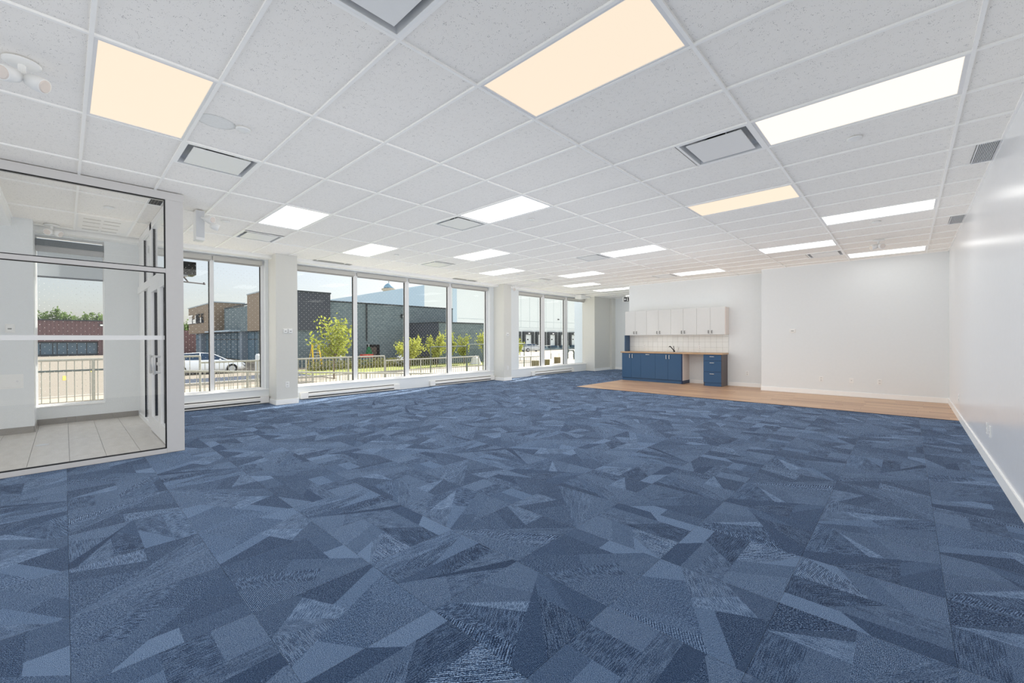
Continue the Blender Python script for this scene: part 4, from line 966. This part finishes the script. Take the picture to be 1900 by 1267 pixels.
for q, (x, y_, lab) in enumerate(((-24.0, 31.8, 'small brown utility box at the right of the loading yard'), (-21.5, 25.6, 'small brown utility box behind the low rail'), (-22.0, 27.6, 'small brown utility box hidden at the second mullion'))):
    single('utility_box', MB().box(x-.2, x+.2, y_-.25, y_+.25, GZ, GZ+.62), mat('utility_brown', (110, 98, 66), .7), lab, 'utility box', (x, y_, GZ), bevel=.02)
# ------------------------------------------------------------------ vegetation
def tree(name, label, x, y, zt, zc, rad, leaf, n=1500, seed=1, ls=.075, stems=5, cone=False, group='young trees beyond the lawn', zg=GZ):
    rs = random.Random(seed); t = Thing(name, label, 'tree', (x, y, zg), group)
    tr = MB(); ends = []
    tr.tube((x, y, zg), (x, y, zc), .05, 7, .035)
    for q in range(stems*3):
        a = rs.uniform(0, 2*math.pi); e = rs.uniform(.25, 1.0); hh = zc+(zt-zc)*rs.uniform(.2, .98); rr_ = rad*rs.uniform(.45, 1.0)*(1.1-(hh-zc)/(zt-zc) if cone else math.sqrt(max(.05, 1-((hh-zc)/(zt-zc)-.35)**2*2.0)))
        p1 = Vector((x, y, zc-rs.uniform(0, .3))); p3 = Vector((x+rr_*math.cos(a), y+rr_*math.sin(a), hh)); p2 = p1.lerp(p3, .5)+Vector((0, 0, -.1*rad))
        tr.tube(p1, p2, .02, 5, .013, cap=False); tr.tube(p2, p3, .013, 5, .005, cap=False); ends.append((p1, p2, p3))
    t.part('trunk', tr, BARK)
    fo = MB()
    for q in range(n):
        p1, p2, p3 = rs.choice(ends); f_ = rs.random()**.6; c = (p1.lerp(p2, f_*2) if f_ < .5 else p2.lerp(p3, f_*2-1))+Vector([rs.gauss(0, rad*.13) for _ in range(3)])
        if c.z < zc-.15: continue
        u = Vector([rs.gauss(0, 1) for _ in range(3)]).normalized(); v_ = u.orthogonal().normalized(); s_ = ls*rs.uniform(.6, 1.3)
        fo.add([c-u*s_, c+v_*s_*.55, c+u*s_, c-v_*s_*.55], [(0, 1, 2, 3)])
    t.part('foliage', fo, leaf, kind='stuff')
tree('young_tree', 'tallest loose yellow-green sapling at the first mullion of the long window', -24, 10.6, 2.65, .4, 1.35, LEAFG, 1300, 1, .095)
tree('young_tree', 'yellow sapling in front of the doorway in the brick wall', -27, 17.6, 1.75, .1, 1.15, LEAFY, 2000, 2)
tree('young_tree', 'yellow sapling right of the second mullion', -28.5, 21.2, 1.75, .0, 1.0, LEAFY, 1700, 3)
tree('young_tree', 'dense pointed green tree in front of the charcoal wall', -29, 22.9, 2.5, .1, .85, LEAFG, 2600, 4, cone=True)
tree('young_tree', 'small green sapling just left of the last mullion', -29.5, 25.0, 1.75, .0, .8, LEAFG, 1400, 5)
tree('young_tree', 'yellow sapling centred in the last pane of the long window', -27.5, 26.2, 1.95, .0, 1.2, LEAFY, 1900, 6)
tree('young_tree', 'thin yellow sapling at the right edge of the last pane', -26.5, 28.9, 1.5, .0, .7, LEAFY, 900, 7)
for q, (y_, zt, lab) in enumerate(((-2.2, 6.3, 'rounded green tree at the left above the maroon building'), (-.1, 6.6, 'tallest green tree above the maroon building'), (1.7, 5.9, 'green tree above the middle of the maroon building'), (3.2, 6.2, 'green tree above the right end of the maroon building'), (14.8, 4.9, 'green tree beside the blue end of the shop building'))):
    tree('background_tree', lab, -113, y_*(1.21 if q < 4 else 1.2), zt+.7, 2.5, 1.9, LEAFD, 1500, 20+q, .26, group='trees behind the maroon building')
tree('background_conifer', 'small dark conifer above the grey shop parapet', -62, 16.8, 6.5, 3.5, .5, LEAFD, 500, 33, .12, cone=True, group='trees behind the maroon building')
# planting bed along the brick wall
bed = MB(); rs = random.Random(9)
for q in range(5200):
    c = Vector((rs.uniform(-33.3, -31.5), rs.uniform(12.5, 29.5), GZ+.05+rs.random()**2*.7)); u = Vector([rs.gauss(0, 1) for _ in range(3)]).normalized(); v_ = u.orthogonal().normalized(); s_ = rs.uniform(.05, .12)
    if c.x > -32.4 and c.y > 23.5: continue
    bed.add([c-u*s_, c+v_*s_*.5, c+u*s_, c-v_*s_*.5], [(0, 1, 2, 3)])
tag(obj('planting_bed', bed, m_leaf('bed_leaf', (66, 78, 46), (124, 118, 74))), 'low mixed planting along the foot of the brick wall', 'plants', kind='stuff')
bpy.context.view_layer.update()
